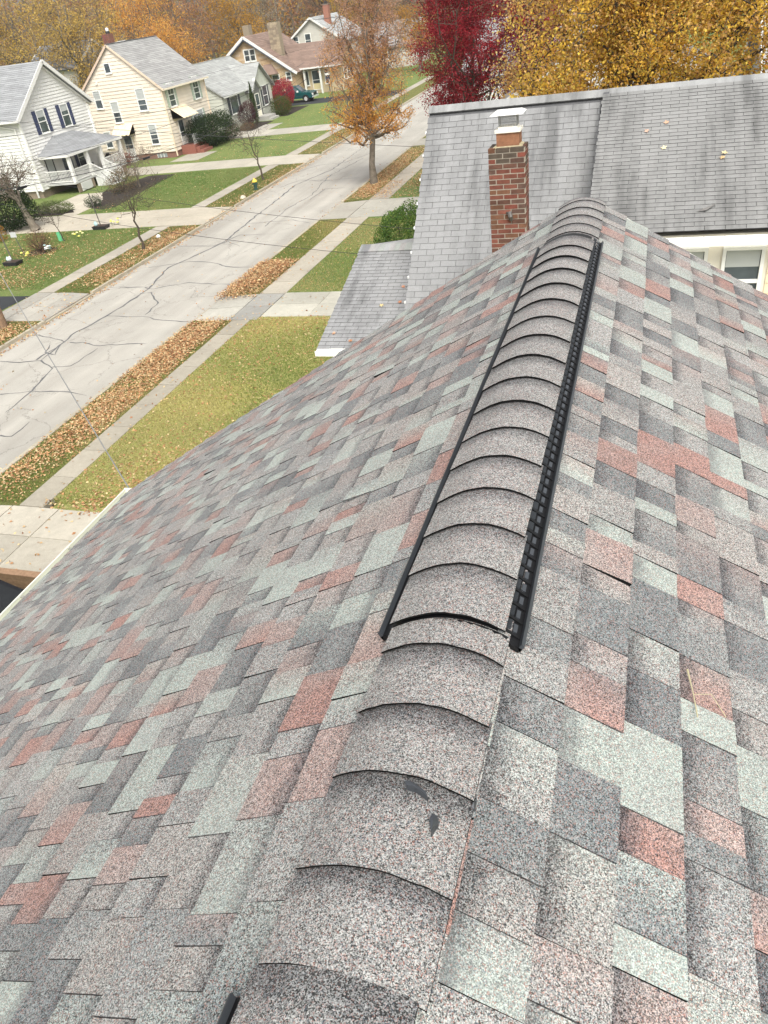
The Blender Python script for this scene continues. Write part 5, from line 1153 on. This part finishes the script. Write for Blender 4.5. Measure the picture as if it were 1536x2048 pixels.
# fallen leaves
LIT = np.array([(.50, .29, .14), (.42, .21, .10), (.58, .39, .20), (.64, .49, .27), (.34, .17, .09), (.48, .25, .12), (.56, .42, .24)])
def scatter(name, zones, size, seed, kindlabel, pal=LIT):
    rng = np.random.default_rng(seed); Ps = []
    for x0, x1, y0, y1, dens, z, hgt in zones:
        n = int((x1 - x0) * (y1 - y0) * dens); p = np.stack([rng.uniform(x0, x1, n), rng.uniform(y0, y1, n), np.full(n, z)], 1)
        w_ = np.sin(p[:, 0] * 1.3 + seed) * np.cos(p[:, 1] * .9) + np.sin(p[:, 0] * .5 - p[:, 1] * .43) + rng.normal(size=n) * .9; p = p[w_ > -1.1]
        if hgt: fx = (p[:, 0] - x0) / (x1 - x0); fy = (p[:, 1] - y0) / (y1 - y0); env = np.clip(np.minimum(np.minimum(fx, 1 - fx) * 4, np.minimum(fy, 1 - fy) * 5), 0, 1); keep = rng.uniform(size=len(p)) < env + .15; p = p[keep]; env = env[keep]; p[:, 2] += rng.uniform(.2, 1, len(p)) * hgt * np.sqrt(env)
        if dens > 12: p[:, 0] += rng.normal(size=len(p)) * .07; p[:, 1] += rng.normal(size=len(p)) * .22
        p[:, 2] += rng.uniform(.008, .035, len(p)); Ps.append(p)
    P = np.concatenate(Ps); V, F, C = leaf_quads(P, size, pal[rng.integers(0, len(pal), len(P))], rng, .18, .8)
    o = npmesh(name, V, F, M['litter'], C); tag(o, kindlabel, 'leaves', kind='stuff')
scatter('fallen_leaves', [(-17.0, -15.25, 12.8, 20.5, 620, 0, .03), (-17.05, -15.3, 20, 25.6, 900, 0, .10), (-17.3, -15.3, 27.9, 33.0, 1300, 0, .26), (-16.95, -15.4, 33, 40, 22, 0, 0), (-16.97, -15.4, 44.3, 60, 330, 0, .05),
        (-14.4, -4.2, 12.7, 26, 40, .0, 0), (-10.2, -4.2, 15, 25.7, 75, 0, 0), (-13.5, -8, 12.7, 17, 50, 0, 0), (-14.1, -8, 28.7, 40, 16, 0, 0), (-14.1, -11, 44.5, 52, 160, 0, 0), (-14.1, -8, 52, 60, 40, 0, 0), (-17.4, -17.13, 12, 40, 26, -.13, 0), (-17.45, -17.13, 40, 62, 40, -.13, 0), (-15.4, -14.1, 13, 60, 6, .02, 0), (-16.9, -14.2, 44.5, 49, 160, .02, .05)],
        .088, 81, 'brown and tan fallen leaves on the near verges and lawns')
scatter('fallen_leaves', [(-26.75, -24.7, 30, 40.5, 230, 0, .02), (-25.8, -24.66, 30, 40.6, 260, 0, .03), (-26.75, -24.7, 45.2, 57, 34, 0, 0), (-25.5, -24.66, 45, 57, 90, 0, 0), (-26.75, -24.7, 14, 25.6, 480, 0, .05), (-26.7, -24.7, 61, 71.5, 40, 0, 0), (-25.4, -24.66, 61, 71.5, 90, 0, 0), (-24.5, -24.15, 14, 72, 110, -.13, 0), (-24.72, -24.5, 14, 60, 50, .01, 0),
        (-37, -27.9, 29.9, 33.5, 90, 0, .02), (-40, -27.9, 33, 40.6, 26, 0, 0), (-35, -31.8, 35.4, 38.2, 90, 0, 0), (-37, -27.9, 45.1, 57, 6, 0, 0), (-37, -27.9, 61, 72, 9, 0, 0), (-37, -27.9, 76, 90, 5, 0, 0), (-27.8, -24.8, 26, 29.3, 9, .02, 0), (-36, -27, 40.8, 44.8, 1.2, .02, 0), (-24.4, -17.2, 14, 60, .9, -.13, 0)],
        .10, 82, 'brown and yellow fallen leaves across the far verges and lawns')
scatter('fallen_leaves', [(-17.0, -12.0, 10.3, 12.5, 5, .02, 0), (-15.0, -9.5, 9.45, 10.16, 60, .01, 0), (-14.6, -6, 12.6, 13.0, 90, .01, 0), (-15.3, -8, 25.9, 28.5, 2, .03, 0)], .10, 83, 'scattered leaves on the near driveways')
# grass blades on the nearest lawns
rng = np.random.default_rng(9)
def blades(zones, h, cols, name):
    Ps = np.concatenate([np.stack([rng.uniform(a, b_, int((b_ - a) * (d - c) * q)), rng.uniform(c, d, int((b_ - a) * (d - c) * q)), np.zeros(int((b_ - a) * (d - c) * q))], 1) for a, b_, c, d, q in zones])
    n = len(Ps); ang = rng.uniform(0, 6.28, n); wv = np.stack([np.cos(ang), np.sin(ang), np.zeros(n)], 1) * .011; tip = Ps + np.stack([rng.normal(size=n) * .03, rng.normal(size=n) * .03, h * rng.uniform(.5, 1.2, n)], 1)
    V = np.stack([Ps - wv, Ps + wv, tip], 1).reshape(-1, 3); cols = np.array(cols); patch = (np.sin(Ps[:, 0] * .8) + np.cos(Ps[:, 1] * .6 + Ps[:, 0] * .3) + rng.normal(size=n) * .7) * .5 + .5
    k = np.clip((patch * len(cols)).astype(int), 0, len(cols) - 1); C = np.repeat(cols[k] * rng.uniform(.7, 1.25, (n, 1)), 3, 0)
    tag(npmesh(name, V, np.arange(n * 3).reshape(-1, 3), M['leaf'], C), 'short grass blades of the lawns by the street', 'grass', kind='stuff')
blades([(-14.42, -4, 12.8, 25.8, 650), (-16.95, -15.25, 12.7, 25.5, 900), (-16.95, -15.4, 28.6, 40, 900), (-14.1, -8, 28.7, 40, 500), (-15.2, -8.5, 9.45, 10.18, 2500)], .055, [(.19, .26, .06), (.30, .33, .09), (.42, .39, .13), (.50, .43, .19)], 'grass')
blades([(-26.75, -24.7, 14, 25.6, 420), (-26.75, -24.7, 29.4, 40.5, 420), (-26.75, -24.7, 45.1, 57, 420), (-37, -27.9, 29.8, 40.6, 300), (-36, -27.9, 45.1, 57, 260)], .06, [(.12, .20, .04), (.16, .23, .05), (.22, .24, .08)], 'grass')

# ================================================================== VEHICLES
def vehicle(name, label, loc, yaw, L, Wd, prof_body, prof_cab, paint, wheels, wr=.36, cat='car', bed=None, glasscol='glass', leaves=False):
    t_ = empty(name, loc, label, cat); t_.rotation_euler = (0, 0, yaw); pm = plain(name + '_paint', paint, .25, .04, 2.0, metal=.25, spec=.6); pm2 = M['black_plastic']
    def loft(prof, hw, z_in, nm, mat, tum=0.0):
        mb = MB(); n = len(prof); zmax = max(p[1] for p in prof); zmin = min(p[1] for p in prof); hwz = lambda z: hw - tum * max(0, (z - z_in)) - .05 * max(0, 1 - (z - zmin) / .15) 
        for s_ in (-1, 1):
            q = [(x, s_ * hwz(z), z) for x, z in prof]; c = (sum(p[0] for p in prof) / n, s_ * hw, (zmax + zmin) / 2)
            mb.poly(q if s_ < 0 else q[::-1])
        for i in range(n):
            (xa, za), (xb, zb) = prof[i], prof[(i + 1) % n]; ya, yb = hwz(za), hwz(zb)
            mb.poly([(xa, -ya, za), (xa, ya, za), (xb, yb, zb), (xb, -yb, zb)])
        me = mesh_from(nm, mb.v, mb.f, mat, mb.c); o = link(nm, me, t_)
        bv = o.modifiers.new('bevel', 'BEVEL'); bv.width = .035; bv.segments = 2; bv.limit_method = 'ANGLE'; return o
    body = loft(prof_body, Wd / 2, .6, 'body', pm); cab = loft(prof_cab, Wd / 2 - .06, 1.0, 'cab', pm, .28)
    def part(nm, pts_list, mat, both=True, thick=.012, par=None):
        mb = MB()
        for s_ in ((-1, 1) if both else (1,)):
            for pts in pts_list:
                q = [(x, s_ * (y + thick), z) for x, y, z in pts]; q0 = [(x, s_ * (y - .01), z) for x, y, z in pts]
                n = len(q); mb.poly(q[::-1] if s_ > 0 else q)
                for i in range(n): j = (i + 1) % n; f = [q0[i], q0[j], q[j], q[i]]; mb.poly(f if s_ < 0 else f[::-1]); 
        me = mesh_from(nm, mb.v, mb.f, mat, mb.c); return link(nm, me, par or t_)
    hwc = lambda z: Wd / 2 - .06 - .28 * max(0, z - 1.0)
    for k, (xw, zw) in enumerate(wheels):
        for s_ in (-1, 1):
            mb = MB(); y_ = s_ * (Wd / 2 - .10); mb.tube([(xw, y_ - s_ * .12, wr), (xw, y_ - s_ * .10, wr), (xw, y_ + s_ * .09, wr), (xw, y_ + s_ * .11, wr)], [wr * .85, wr, wr, wr * .86], 20); me = mesh_from('tyre', mb.v, mb.f, M['rubber']); w_ = link('wheel', me, t_)
            mb = MB(); mb.tube([(xw, y_ + s_ * .09, wr), (xw, y_ + s_ * .125, wr), (xw, y_ + s_ * .115, wr)], [wr * .62, wr * .60, wr * .2], 12); me = mesh_from('rim', mb.v, mb.f, M['galv']); link('rim', me, w_)
            mb = MB()
            for j in range(14):
                a0, a1 = math.pi * j / 14, math.pi * (j + 1) / 14; R1, R2 = wr * 1.05, wr * 1.22; P = lambda a, r_, yy: (xw + r_ * math.cos(a), yy, wr + r_ * math.sin(a))
                yo = s_ * (Wd / 2 + .012); yi = s_ * (Wd / 2 - .2); f = [P(a0, R1, yo), P(a1, R1, yo), P(a1, R2, yo), P(a0, R2, yo)]; mb.poly(f); mb.poly([P(a0, R1, yi), P(a1, R1, yi), P(a1, R1, yo), P(a0, R1, yo)])
            link('wheel_arch', mesh_from('wheel_arch', mb.v, mb.f, pm2), t_)
    return t_, part, hwc, pm
PT, part, hwc, pm = vehicle('pickup_truck', 'dark teal pickup truck parked beside the stone bungalow', (-41.3, 96.4, .014), 0, 5.3, 1.9,
    [(-2.65, .55), (-2.65, 1.12), (-.75, 1.12), (1.05, 1.10), (2.25, 1.02), (2.55, .92), (2.66, .60), (2.62, .42), (-2.6, .42)],
    [(-.85, 1.05), (-.70, 1.72), (.25, 1.76), (.45, 1.74), (1.25, 1.08)], (.012, .10, .105), [(-1.65, .36), (1.72, .36)])
part('side_window', [[(-.72, hwc(1.18), 1.16), (-.05, hwc(1.18), 1.16), (-.05, hwc(1.64), 1.64), (-.62, hwc(1.64), 1.64)], [(.03, hwc(1.18), 1.16), (.98, hwc(1.18), 1.16), (.45, hwc(1.64), 1.64), (.03, hwc(1.64), 1.64)]], M['glass'])
mb = MB(); mb.poly([(.50, -.62, 1.70), (1.20, -.72, 1.13), (1.20, .72, 1.13), (.50, .62, 1.70)]); mb.v = [(x + .012, y, z + .014) for x, y, z in mb.v]; link('windscreen', mesh_from('windscreen', mb.v, mb.f, M['glass']), PT)
mb = MB(); mb.box(-2.55, -.95, -.78, .78, 1.122, 1.128); link('truck_bed', mesh_from('truck_bed', mb.v, mb.f, M['black_plastic']), PT)
mb = MB(); mb.box(2.60, 2.74, -.93, .93, .42, .60); link('bumper', mesh_from('bumper', mb.v, mb.f, M['galv']), PT)
mb = MB(); mb.box(2.50, 2.67, -.52, .52, .66, .90); link('grille', mesh_from('grille', mb.v, mb.f, M['black_plastic']), PT)
for s_ in (-1, 1):
    mb = MB(); mb.box(2.46, 2.66, min(s_ * .58, s_ * .92), max(s_ * .58, s_ * .92), .68, .88); link('headlight', mesh_from('headlight', mb.v, mb.f, M['white_metal']), PT)
    mb = MB(); mb.box(.75, .90, min(s_ * .95, s_ * 1.14), max(s_ * .95, s_ * 1.14), 1.12, 1.30); link('wing_mirror', mesh_from('wing_mirror', mb.v, mb.f, M['white_metal']), PT)
    mb = MB(); mb.box(.02, .16, min(s_ * .952, s_ * .975), max(s_ * .952, s_ * .975), .98, 1.02); link('door_handle', mesh_from('door_handle', mb.v, mb.f, M['black_plastic']), PT)
mb = MB(); mb.box(-2.0, 1.3, -.957, -.951, .66, .70); mb.box(-2.0, 1.3, .951, .957, .66, .70); link('side_stripe', mesh_from('side_stripe', mb.v, mb.f, M['grey_plastic']), PT)

BC_, part, hwc, pm = vehicle('black_car', 'black car parked against the plank fence at the lower left edge', (-12.9, 7.75, 0), 0, 4.5, 1.8,
    [(-2.2, .45), (-2.22, .85), (-1.2, .98), (1.5, 1.02), (2.12, .95), (2.2, .6), (2.15, .28), (-2.1, .28)],
    [(-1.15, .95), (-.45, 1.36), (.2, 1.45), (1.2, 1.42), (1.95, .98)], (.012, .012, .015), [(-1.35, .33), (1.35, .33)], .33)
part('side_window', [[(-.85, hwc(1.05), 1.02), (.25, hwc(1.05), 1.02), (.22, hwc(1.34), 1.35), (-.35, hwc(1.32), 1.30)], [(.32, hwc(1.05), 1.02), (1.55, hwc(1.05), 1.04), (1.15, hwc(1.34), 1.34), (.32, hwc(1.34), 1.36)]], M['dark_glass'])
mb = MB(); mb.poly([(1.90, -.70, 1.04), (1.90, .70, 1.04), (1.28, .62, 1.40), (1.28, -.62, 1.40)]); mb.v = [(x + .012, y, z + .012) for x, y, z in mb.v]; link('rear_window', mesh_from('rear_window', mb.v, mb.f, M['dark_glass']), BC_)
for s_ in (-1, 1):
    mb = MB(); mb.box(-.2, 1.2, min(s_ * .60, s_ * .64), max(s_ * .60, s_ * .64), 1.46, 1.49); link('roof_rail', mesh_from('roof_rail', mb.v, mb.f, M['grey_plastic']), BC_)
    mb = MB(); mb.box(2.05, 2.2, min(s_ * .55, s_ * .88), max(s_ * .55, s_ * .88), .72, .88, (.3, .02, .02)); link('tail_light', mesh_from('tail_light', mb.v, mb.f, M['attr'], mb.c), BC_)
# plank fence by the drive
fn = empty('plank_fence', (-12, 9.3, 0), 'brown horizontal plank fence at the lower left beside the driveway', 'fence')
for k in range(5):
    b_ = MB(); c_ = rnd.uniform(.85, 1.1); b_.box(-19, -8.5, 9.255 + rnd.uniform(-.006, .006), 9.30, .02 + k * .15, .165 + k * .15, (.25 * c_, .165 * c_, .10 * c_)); b_.build('plank', M['brick'], fn)
for k in range(6): b_ = MB(); b_.box(-18.9 + k * 2.05, -18.8 + k * 2.05, 9.305, 9.40, 0, .75, (.2, .13, .08)); b_.build('post', M['brick'], fn)
b_ = MB(); b_.box(-19, -8.5, 9.24, 9.41, .775, .80, (.30, .19, .12)); b_.build('top_rail', M['brick'], fn)

# ================================================================== STREET FURNITURE AND GARDEN THINGS
hy = empty('fire_hydrant', (-24.95, 49.0, 0), 'dark green fire hydrant with a yellow bonnet on the far verge', 'hydrant')
b_ = MB(); b_.tube([(-24.95, 49, 0), (-24.95, 49, .05), (-24.95, 49, .05), (-24.95, 49, .50)], [.17, .17, .11, .11], 12, (.03, .07, .055)); b_.build('barrel', M['attr'], hy)
b_ = MB(); b_.tube([(-24.95, 49, .50), (-24.95, 49, .53), (-24.95, 49, .62), (-24.95, 49, .68), (-24.95, 49, .74)], [.16, .16, .12, .06, .03], 12, (.80, .60, .08)); b_.build('bonnet', M['attr'], hy)
for d in ((1, 0), (-1, 0), (0, -1)): b_ = MB(); b_.tube([(-24.95, 49, .38), (-24.95 + d[0] * .19, 49 + d[1] * .19, .38)], .055, 8, (.03, .07, .055)); b_.build('nozzle', M['attr'], hy)
pl_ = empty('utility_pole', (-26.15, 25.0, 0), 'brown wooden utility pole at the left edge of the frame', 'pole')
b_ = MB(); b_.tube([(-26.15, 25, -.1), (-26.15, 25, 1.0), (-26.15, 25, 4), (-26.15, 25, 9.2)], [.21, .195, .18, .14], 14); b_.build('shaft', M['wood_pole'], pl_)
b_ = MB(); b_.beam((-26.15, 24.85, 8.6), (-26.15 + 0, 25.15, 8.6), .1, .1, (.2, .14, .09)); b_.beam((-27.3, 25, 8.7), (-25.0, 25, 8.7), .10, .12, (.2, .14, .09)); b_.build('crossarm', M['attr'], pl_)
for xx in (-27.1, -26.6, -25.6, -25.2): b_ = MB(); b_.tube([(xx, 25, 8.76), (xx, 25, 8.86), (xx, 25, 8.9)], [.05, .05, .03], 8, (.5, .5, .48)); b_.build('insulator', M['attr'], pl_)
def wire(label, a, b_, sag, r=.012, mat='wire', n=26, box=None, group='overhead lines above the street'):
    a, b_ = Vector(a), Vector(b_); P = [a.lerp(b_, i / n) - Vector((0, 0, 4 * sag * (i / n) * (1 - i / n))) for i in range(n + 1)]; mb = MB(); mb.tube(P, r * .72, 6)
    t_ = empty('overhead_wire', tuple(a), label, 'wire', group); mb.build('cable', M[mat], t_)
    if box is not None:
        for f in (box if isinstance(box, (list, tuple)) else [box]):
            p = a.lerp(b_, f) - Vector((0, 0, 4 * sag * f * (1 - f) + .05)); d = (b_ - a).normalized(); q = MB(); q.tube([p - d * .34, p - d * .28, p + d * .28, p + d * .34], [.02, .052, .052, .02], 8); q.build('splice_case', M['black_plastic'], t_)
    return t_
wire('twisted service cable running from the left down to the gutter corner', (-26.15, 25, 8.3), (-4.42, 4.86, 6.46), .55, .009, 'wire_pale')
wire('street line crossing in front of the white porch roof', (-26.05, 25.1, 6.1), (-25.8, 63, 6.1), .9, .016)
wire('lower street line carrying two black splice cases', (-25.95, 25.1, 5.35), (-25.8, 63, 5.0), 1.2, .022, box=[.10, .36])
wire('thin street line just above the splice case line', (-26.3, 25.1, 5.5), (-26.1, 63, 5.2), 1.25, .010)
wire('dark line from the upper left down across the street toward the near roofs', (-40, 31, 9.9), (-4.3, 15.6, 6.3), .8, .011) if False else None
wire('service line crossing the cream house and the road to the grey roofed house', (-47, 34, 9.6), (-8.0, 38.0, 3.4), .3, .014)
wire('upper pair of lines above the brown bungalow roof, left wire', (-25.8, 63, 8.8), (-26, 110, 9.3), .5, .016)
wire('upper pair of lines above the brown bungalow roof, right wire', (-25.2, 63, 8.8), (-25.4, 110, 9.3), .6, .016)
wire('high line crossing the stone bungalow toward the cream house', (-25.9, 25.1, 7.2), (-25.8, 110, 8.6), 2.4, .014)
wire('thin cable above the road, nearest of the crossing lines', (-34, 27.2, 6.6), (-6.5, 22.5, 3.1), .5, .010)
wire('thin cable above the road in front of the leaf pile', (-36, 31, 7.0), (-6.5, 24.5, 3.4), .5, .010)
wire('thin line from the far pole to the upstairs of the cream house', (-25.8, 63, 7.0), (-47.8, 64.4, 5.5), .3, .012)
wire('thin line sloping over the white gable to its porch', (-26.15, 25.1, 8.5), (-46, 51, 5.2), .4, .011)

def planter(label, x, y, z=0, pole=True, lean=(-.55, .5, 2.0)):
    t_ = empty('tree_planter', (x, y, 0), label, 'planter'); b_ = MB(); b_.hexa([(x - .42, y - .26, 0), (x + .42, y - .26, 0), (x + .42, y + .26, 0), (x - .42, y + .26, 0), (x - .48, y - .3, .2), (x + .48, y - .3, .2), (x + .48, y + .3, .2), (x - .48, y + .3, .2)], (.025, .025, .03)); b_.build('box', M['attr'], t_)
    b_ = MB(); b_.box(x - .42, x + .42, y - .25, y + .25, .2, .215, (.05, .03, .02)); b_.build('soil', M['attr'], t_)
    if pole: b_ = MB(); b_.tube([(x - .05, y + .1, 0), (x - .05 + lean[0], y + .1 + lean[1], lean[2])], .03, 6, (.06, .05, .045)); b_.build('stake', M['attr'], t_)
    for k in range(4):
        b_ = MB(); px_, py_ = x - .35 + rnd.uniform(-.12, .12), y + .1 + rnd.uniform(-.12, .12); b_.tube([(px_, py_, .15), (px_ + .02, py_, .3), (px_, py_, .42)], [.05, .10, .03], 7, rnd.choice([(.45, .65, .66), (.62, .70, .68), (.30, .52, .52)])); b_.build('ornament', M['attr'], t_)
planter('black planter box with pale blue ornaments near the far driveway', -31.9, 40.9); planter('black planter box with leaning pole at the left edge of the far lawn', -33.1, 34.1, lean=(-1.1, .9, 2.3))
def flowers(label, x, y, cols, n=6):
    t_ = empty('flower_clump', (x, y, 0), label, 'flowers')
    for k in range(n):
        b_ = MB(); px_, py_ = x + rnd.uniform(-.3, .3), y + rnd.uniform(-.2, .2); h = rnd.uniform(.15, .4); b_.tube([(px_, py_, 0), (px_, py_, h)], .01, 4, (.08, .14, .04)); b_.build('stem', M['attr'], t_); b_ = MB(); b_.tube([(px_, py_, h - .03), (px_, py_, h), (px_, py_, h + .05)], [.03, .09, .03], 7, rnd.choice(cols)); b_.build('bloom', M['attr'], t_)
flowers('yellow blooms beside the sapling with the green guard', -32.0, 38.8, [(.7, .65, .15), (.75, .7, .3)]); flowers('white and pale blue blooms around the brown shrub', -32.3, 36.3, [(.75, .76, .72), (.45, .62, .60)], 8); flowers('yellow blooms just above the driveway planter', -31.4, 41.6, [(.7, .65, .15)]); flowers('yellow blooms above the left edge planter', -33.0, 35.0, [(.7, .65, .15)], 5)
b_ = MB(); b_.tube([(-33.25, 38.6, 0), (-33.25, 38.6, .1), (-33.3, 38.6, .5)], [.13, .13, .10], 8, (.12, .45, .22)); tag(b_.build('trunk_guard', M['attr']), 'bright green plastic guard at the foot of the sapling', 'trunk guard')
sg = empty('yard_sign', (-33.5, 35.6, 0), 'small pale square sign on a thin post by the brown shrub', 'sign'); b_ = MB(); b_.tube([(-33.5, 35.6, 0), (-33.9, 35.8, 1.15)], .02, 5, (.08, .08, .08)); b_.build('post', M['attr'], sg); b_ = MB(); b_.box(-34.12, -33.72, 35.74, 35.78, 1.05, 1.32, (.55, .56, .56)); b_.build('panel', M['attr'], sg)
b_ = MB(); b_.tube([(-26.1, 38.1, .02), (-26.1, 38.1, .08), (-26.1, 38.1, .17), (-26.1, 38.1, .22)], [.08, .13, .11, .03], 9, (.78, .78, .76)); tag(b_.build('garden_ball', M['attr']), 'white ball lying in the leaves beside the bare verge tree', 'ball')
b_ = MB(); b_.hexa([(-25.0, 46.6, 0), (-24.7, 46.6, 0), (-24.7, 46.9, 0), (-25.0, 46.9, 0), (-24.95, 46.66, .16), (-24.78, 46.66, .19), (-24.76, 46.84, .14), (-24.93, 46.86, .17)], (.62, .56, .45)); tag(b_.build('boulder', M['brick']), 'pale stone on the corner of the far driveway apron', 'stone')
pp = empty('porch_figure', (-39.2, 103.0, 0), 'dark lantern post with white cap beside the bungalow steps', 'lamp post'); b_ = MB(); b_.tube([(-39.2, 103, 0), (-39.2, 103, 1.6)], .05, 6, (.04, .04, .05)); b_.build('post', M['attr'], pp); b_ = MB(); b_.box(-39.4, -39.0, 102.8, 103.2, 1.5, 2.0, (.05, .05, .07)); b_.build('lantern', M['attr'], pp); b_ = MB(); b_.box(-39.45, -38.95, 102.75, 103.25, 2.0, 2.2, (.75, .75, .73)); b_.build('lantern_cap', M['attr'], pp)
# maple leaves lying on the neighbour's roofs
def roof_leaf(x, s, plane, col, size=.07, seed=0):
    (ty, tz, pitch) = plane; r_ = random.Random(seed); b_ = MB(); c, s_ = math.cos(pitch), math.sin(pitch); P = lambda u, v, up: (x + u, ty - (s + v) * c - up * s_, tz - (s + v) * s_ + up * c)
    a0 = r_.uniform(0, 6); k = 10; ring = [P(math.cos(a0 + i * .628) * size * (1 if i % 2 else .45), math.sin(a0 + i * .628) * size * (1 if i % 2 else .45), .024 + r_.uniform(0, .02)) for i in range(k)]
    for i in range(k): b_.poly([ring[i], ring[(i + 1) % k], P(0, 0, .022)], col)
    return b_
DP, PP, MP = (16.70, 7.86, P25), (17.36, 4.89, P17), (16.72, 7.727, P44)
for i, (x, s, pl, c, lb) in enumerate([(.30, 1.05, DP, (.50, .30, .20), 'tan leaf at the upper left of the dormer roof'), (-.02, 1.25, DP, (.52, .34, .26), 'pinkish leaf left of the middle of the dormer roof'), (1.25, 2.0, DP, (.60, .50, .30), 'pale leaf at the right side of the dormer roof'), (1.22, 2.12, DP, (.55, .38, .2), 'tan leaf just below the pale dormer leaf'),
     (.28, 1.75, DP, (.66, .56, .36), 'cream leaf in the middle of the dormer roof'), (-5.0, 1.45, PP, (.50, .24, .14), 'rusty leaf near the top right of the low front roof'), (-4.95, 2.0, PP, (.48, .22, .12), 'rusty leaf in the shade of the low front roof'), (-5.35, 2.1, PP, (.65, .50, .25), 'pale leaf in the middle of the low front roof'), (-6.2, 3.05, PP, (.55, .32, .2), 'small tan leaf low on the front roof edge'), (-5.75, 3.3, PP, (.42, .2, .1), 'brown leaf near the eave of the low front roof'),
     (-3.3, 3.9, MP, (.66, .58, .36), 'pale leaf left of the chimney on the steep roof')]):
    tag(roof_leaf(x, s, pl, c, .06, i).build('fallen_leaf', M['attr']), lb, 'leaf', 'single leaves on the grey roofs')

# thin autumn haze that softens the far woods
hz = MB(); hz.box(-260, 95, -32, 262, -1.2, 27, (1, 1, 1)); mh = bpy.data.materials.new('haze'); mh.use_nodes = True; th = mh.node_tree; th.nodes.remove(th.nodes['Principled BSDF'])
pv = th.nodes.new('ShaderNodeVolumePrincipled'); pv.inputs['Color'].default_value = (.92, .93, .93, 1); pv.inputs['Density'].default_value = .0003; pv.inputs['Anisotropy'].default_value = .2
th.links.new(pv.outputs[0], th.nodes['Material Output'].inputs['Volume']); tag(hz.build('haze', mh), kind='stuff')
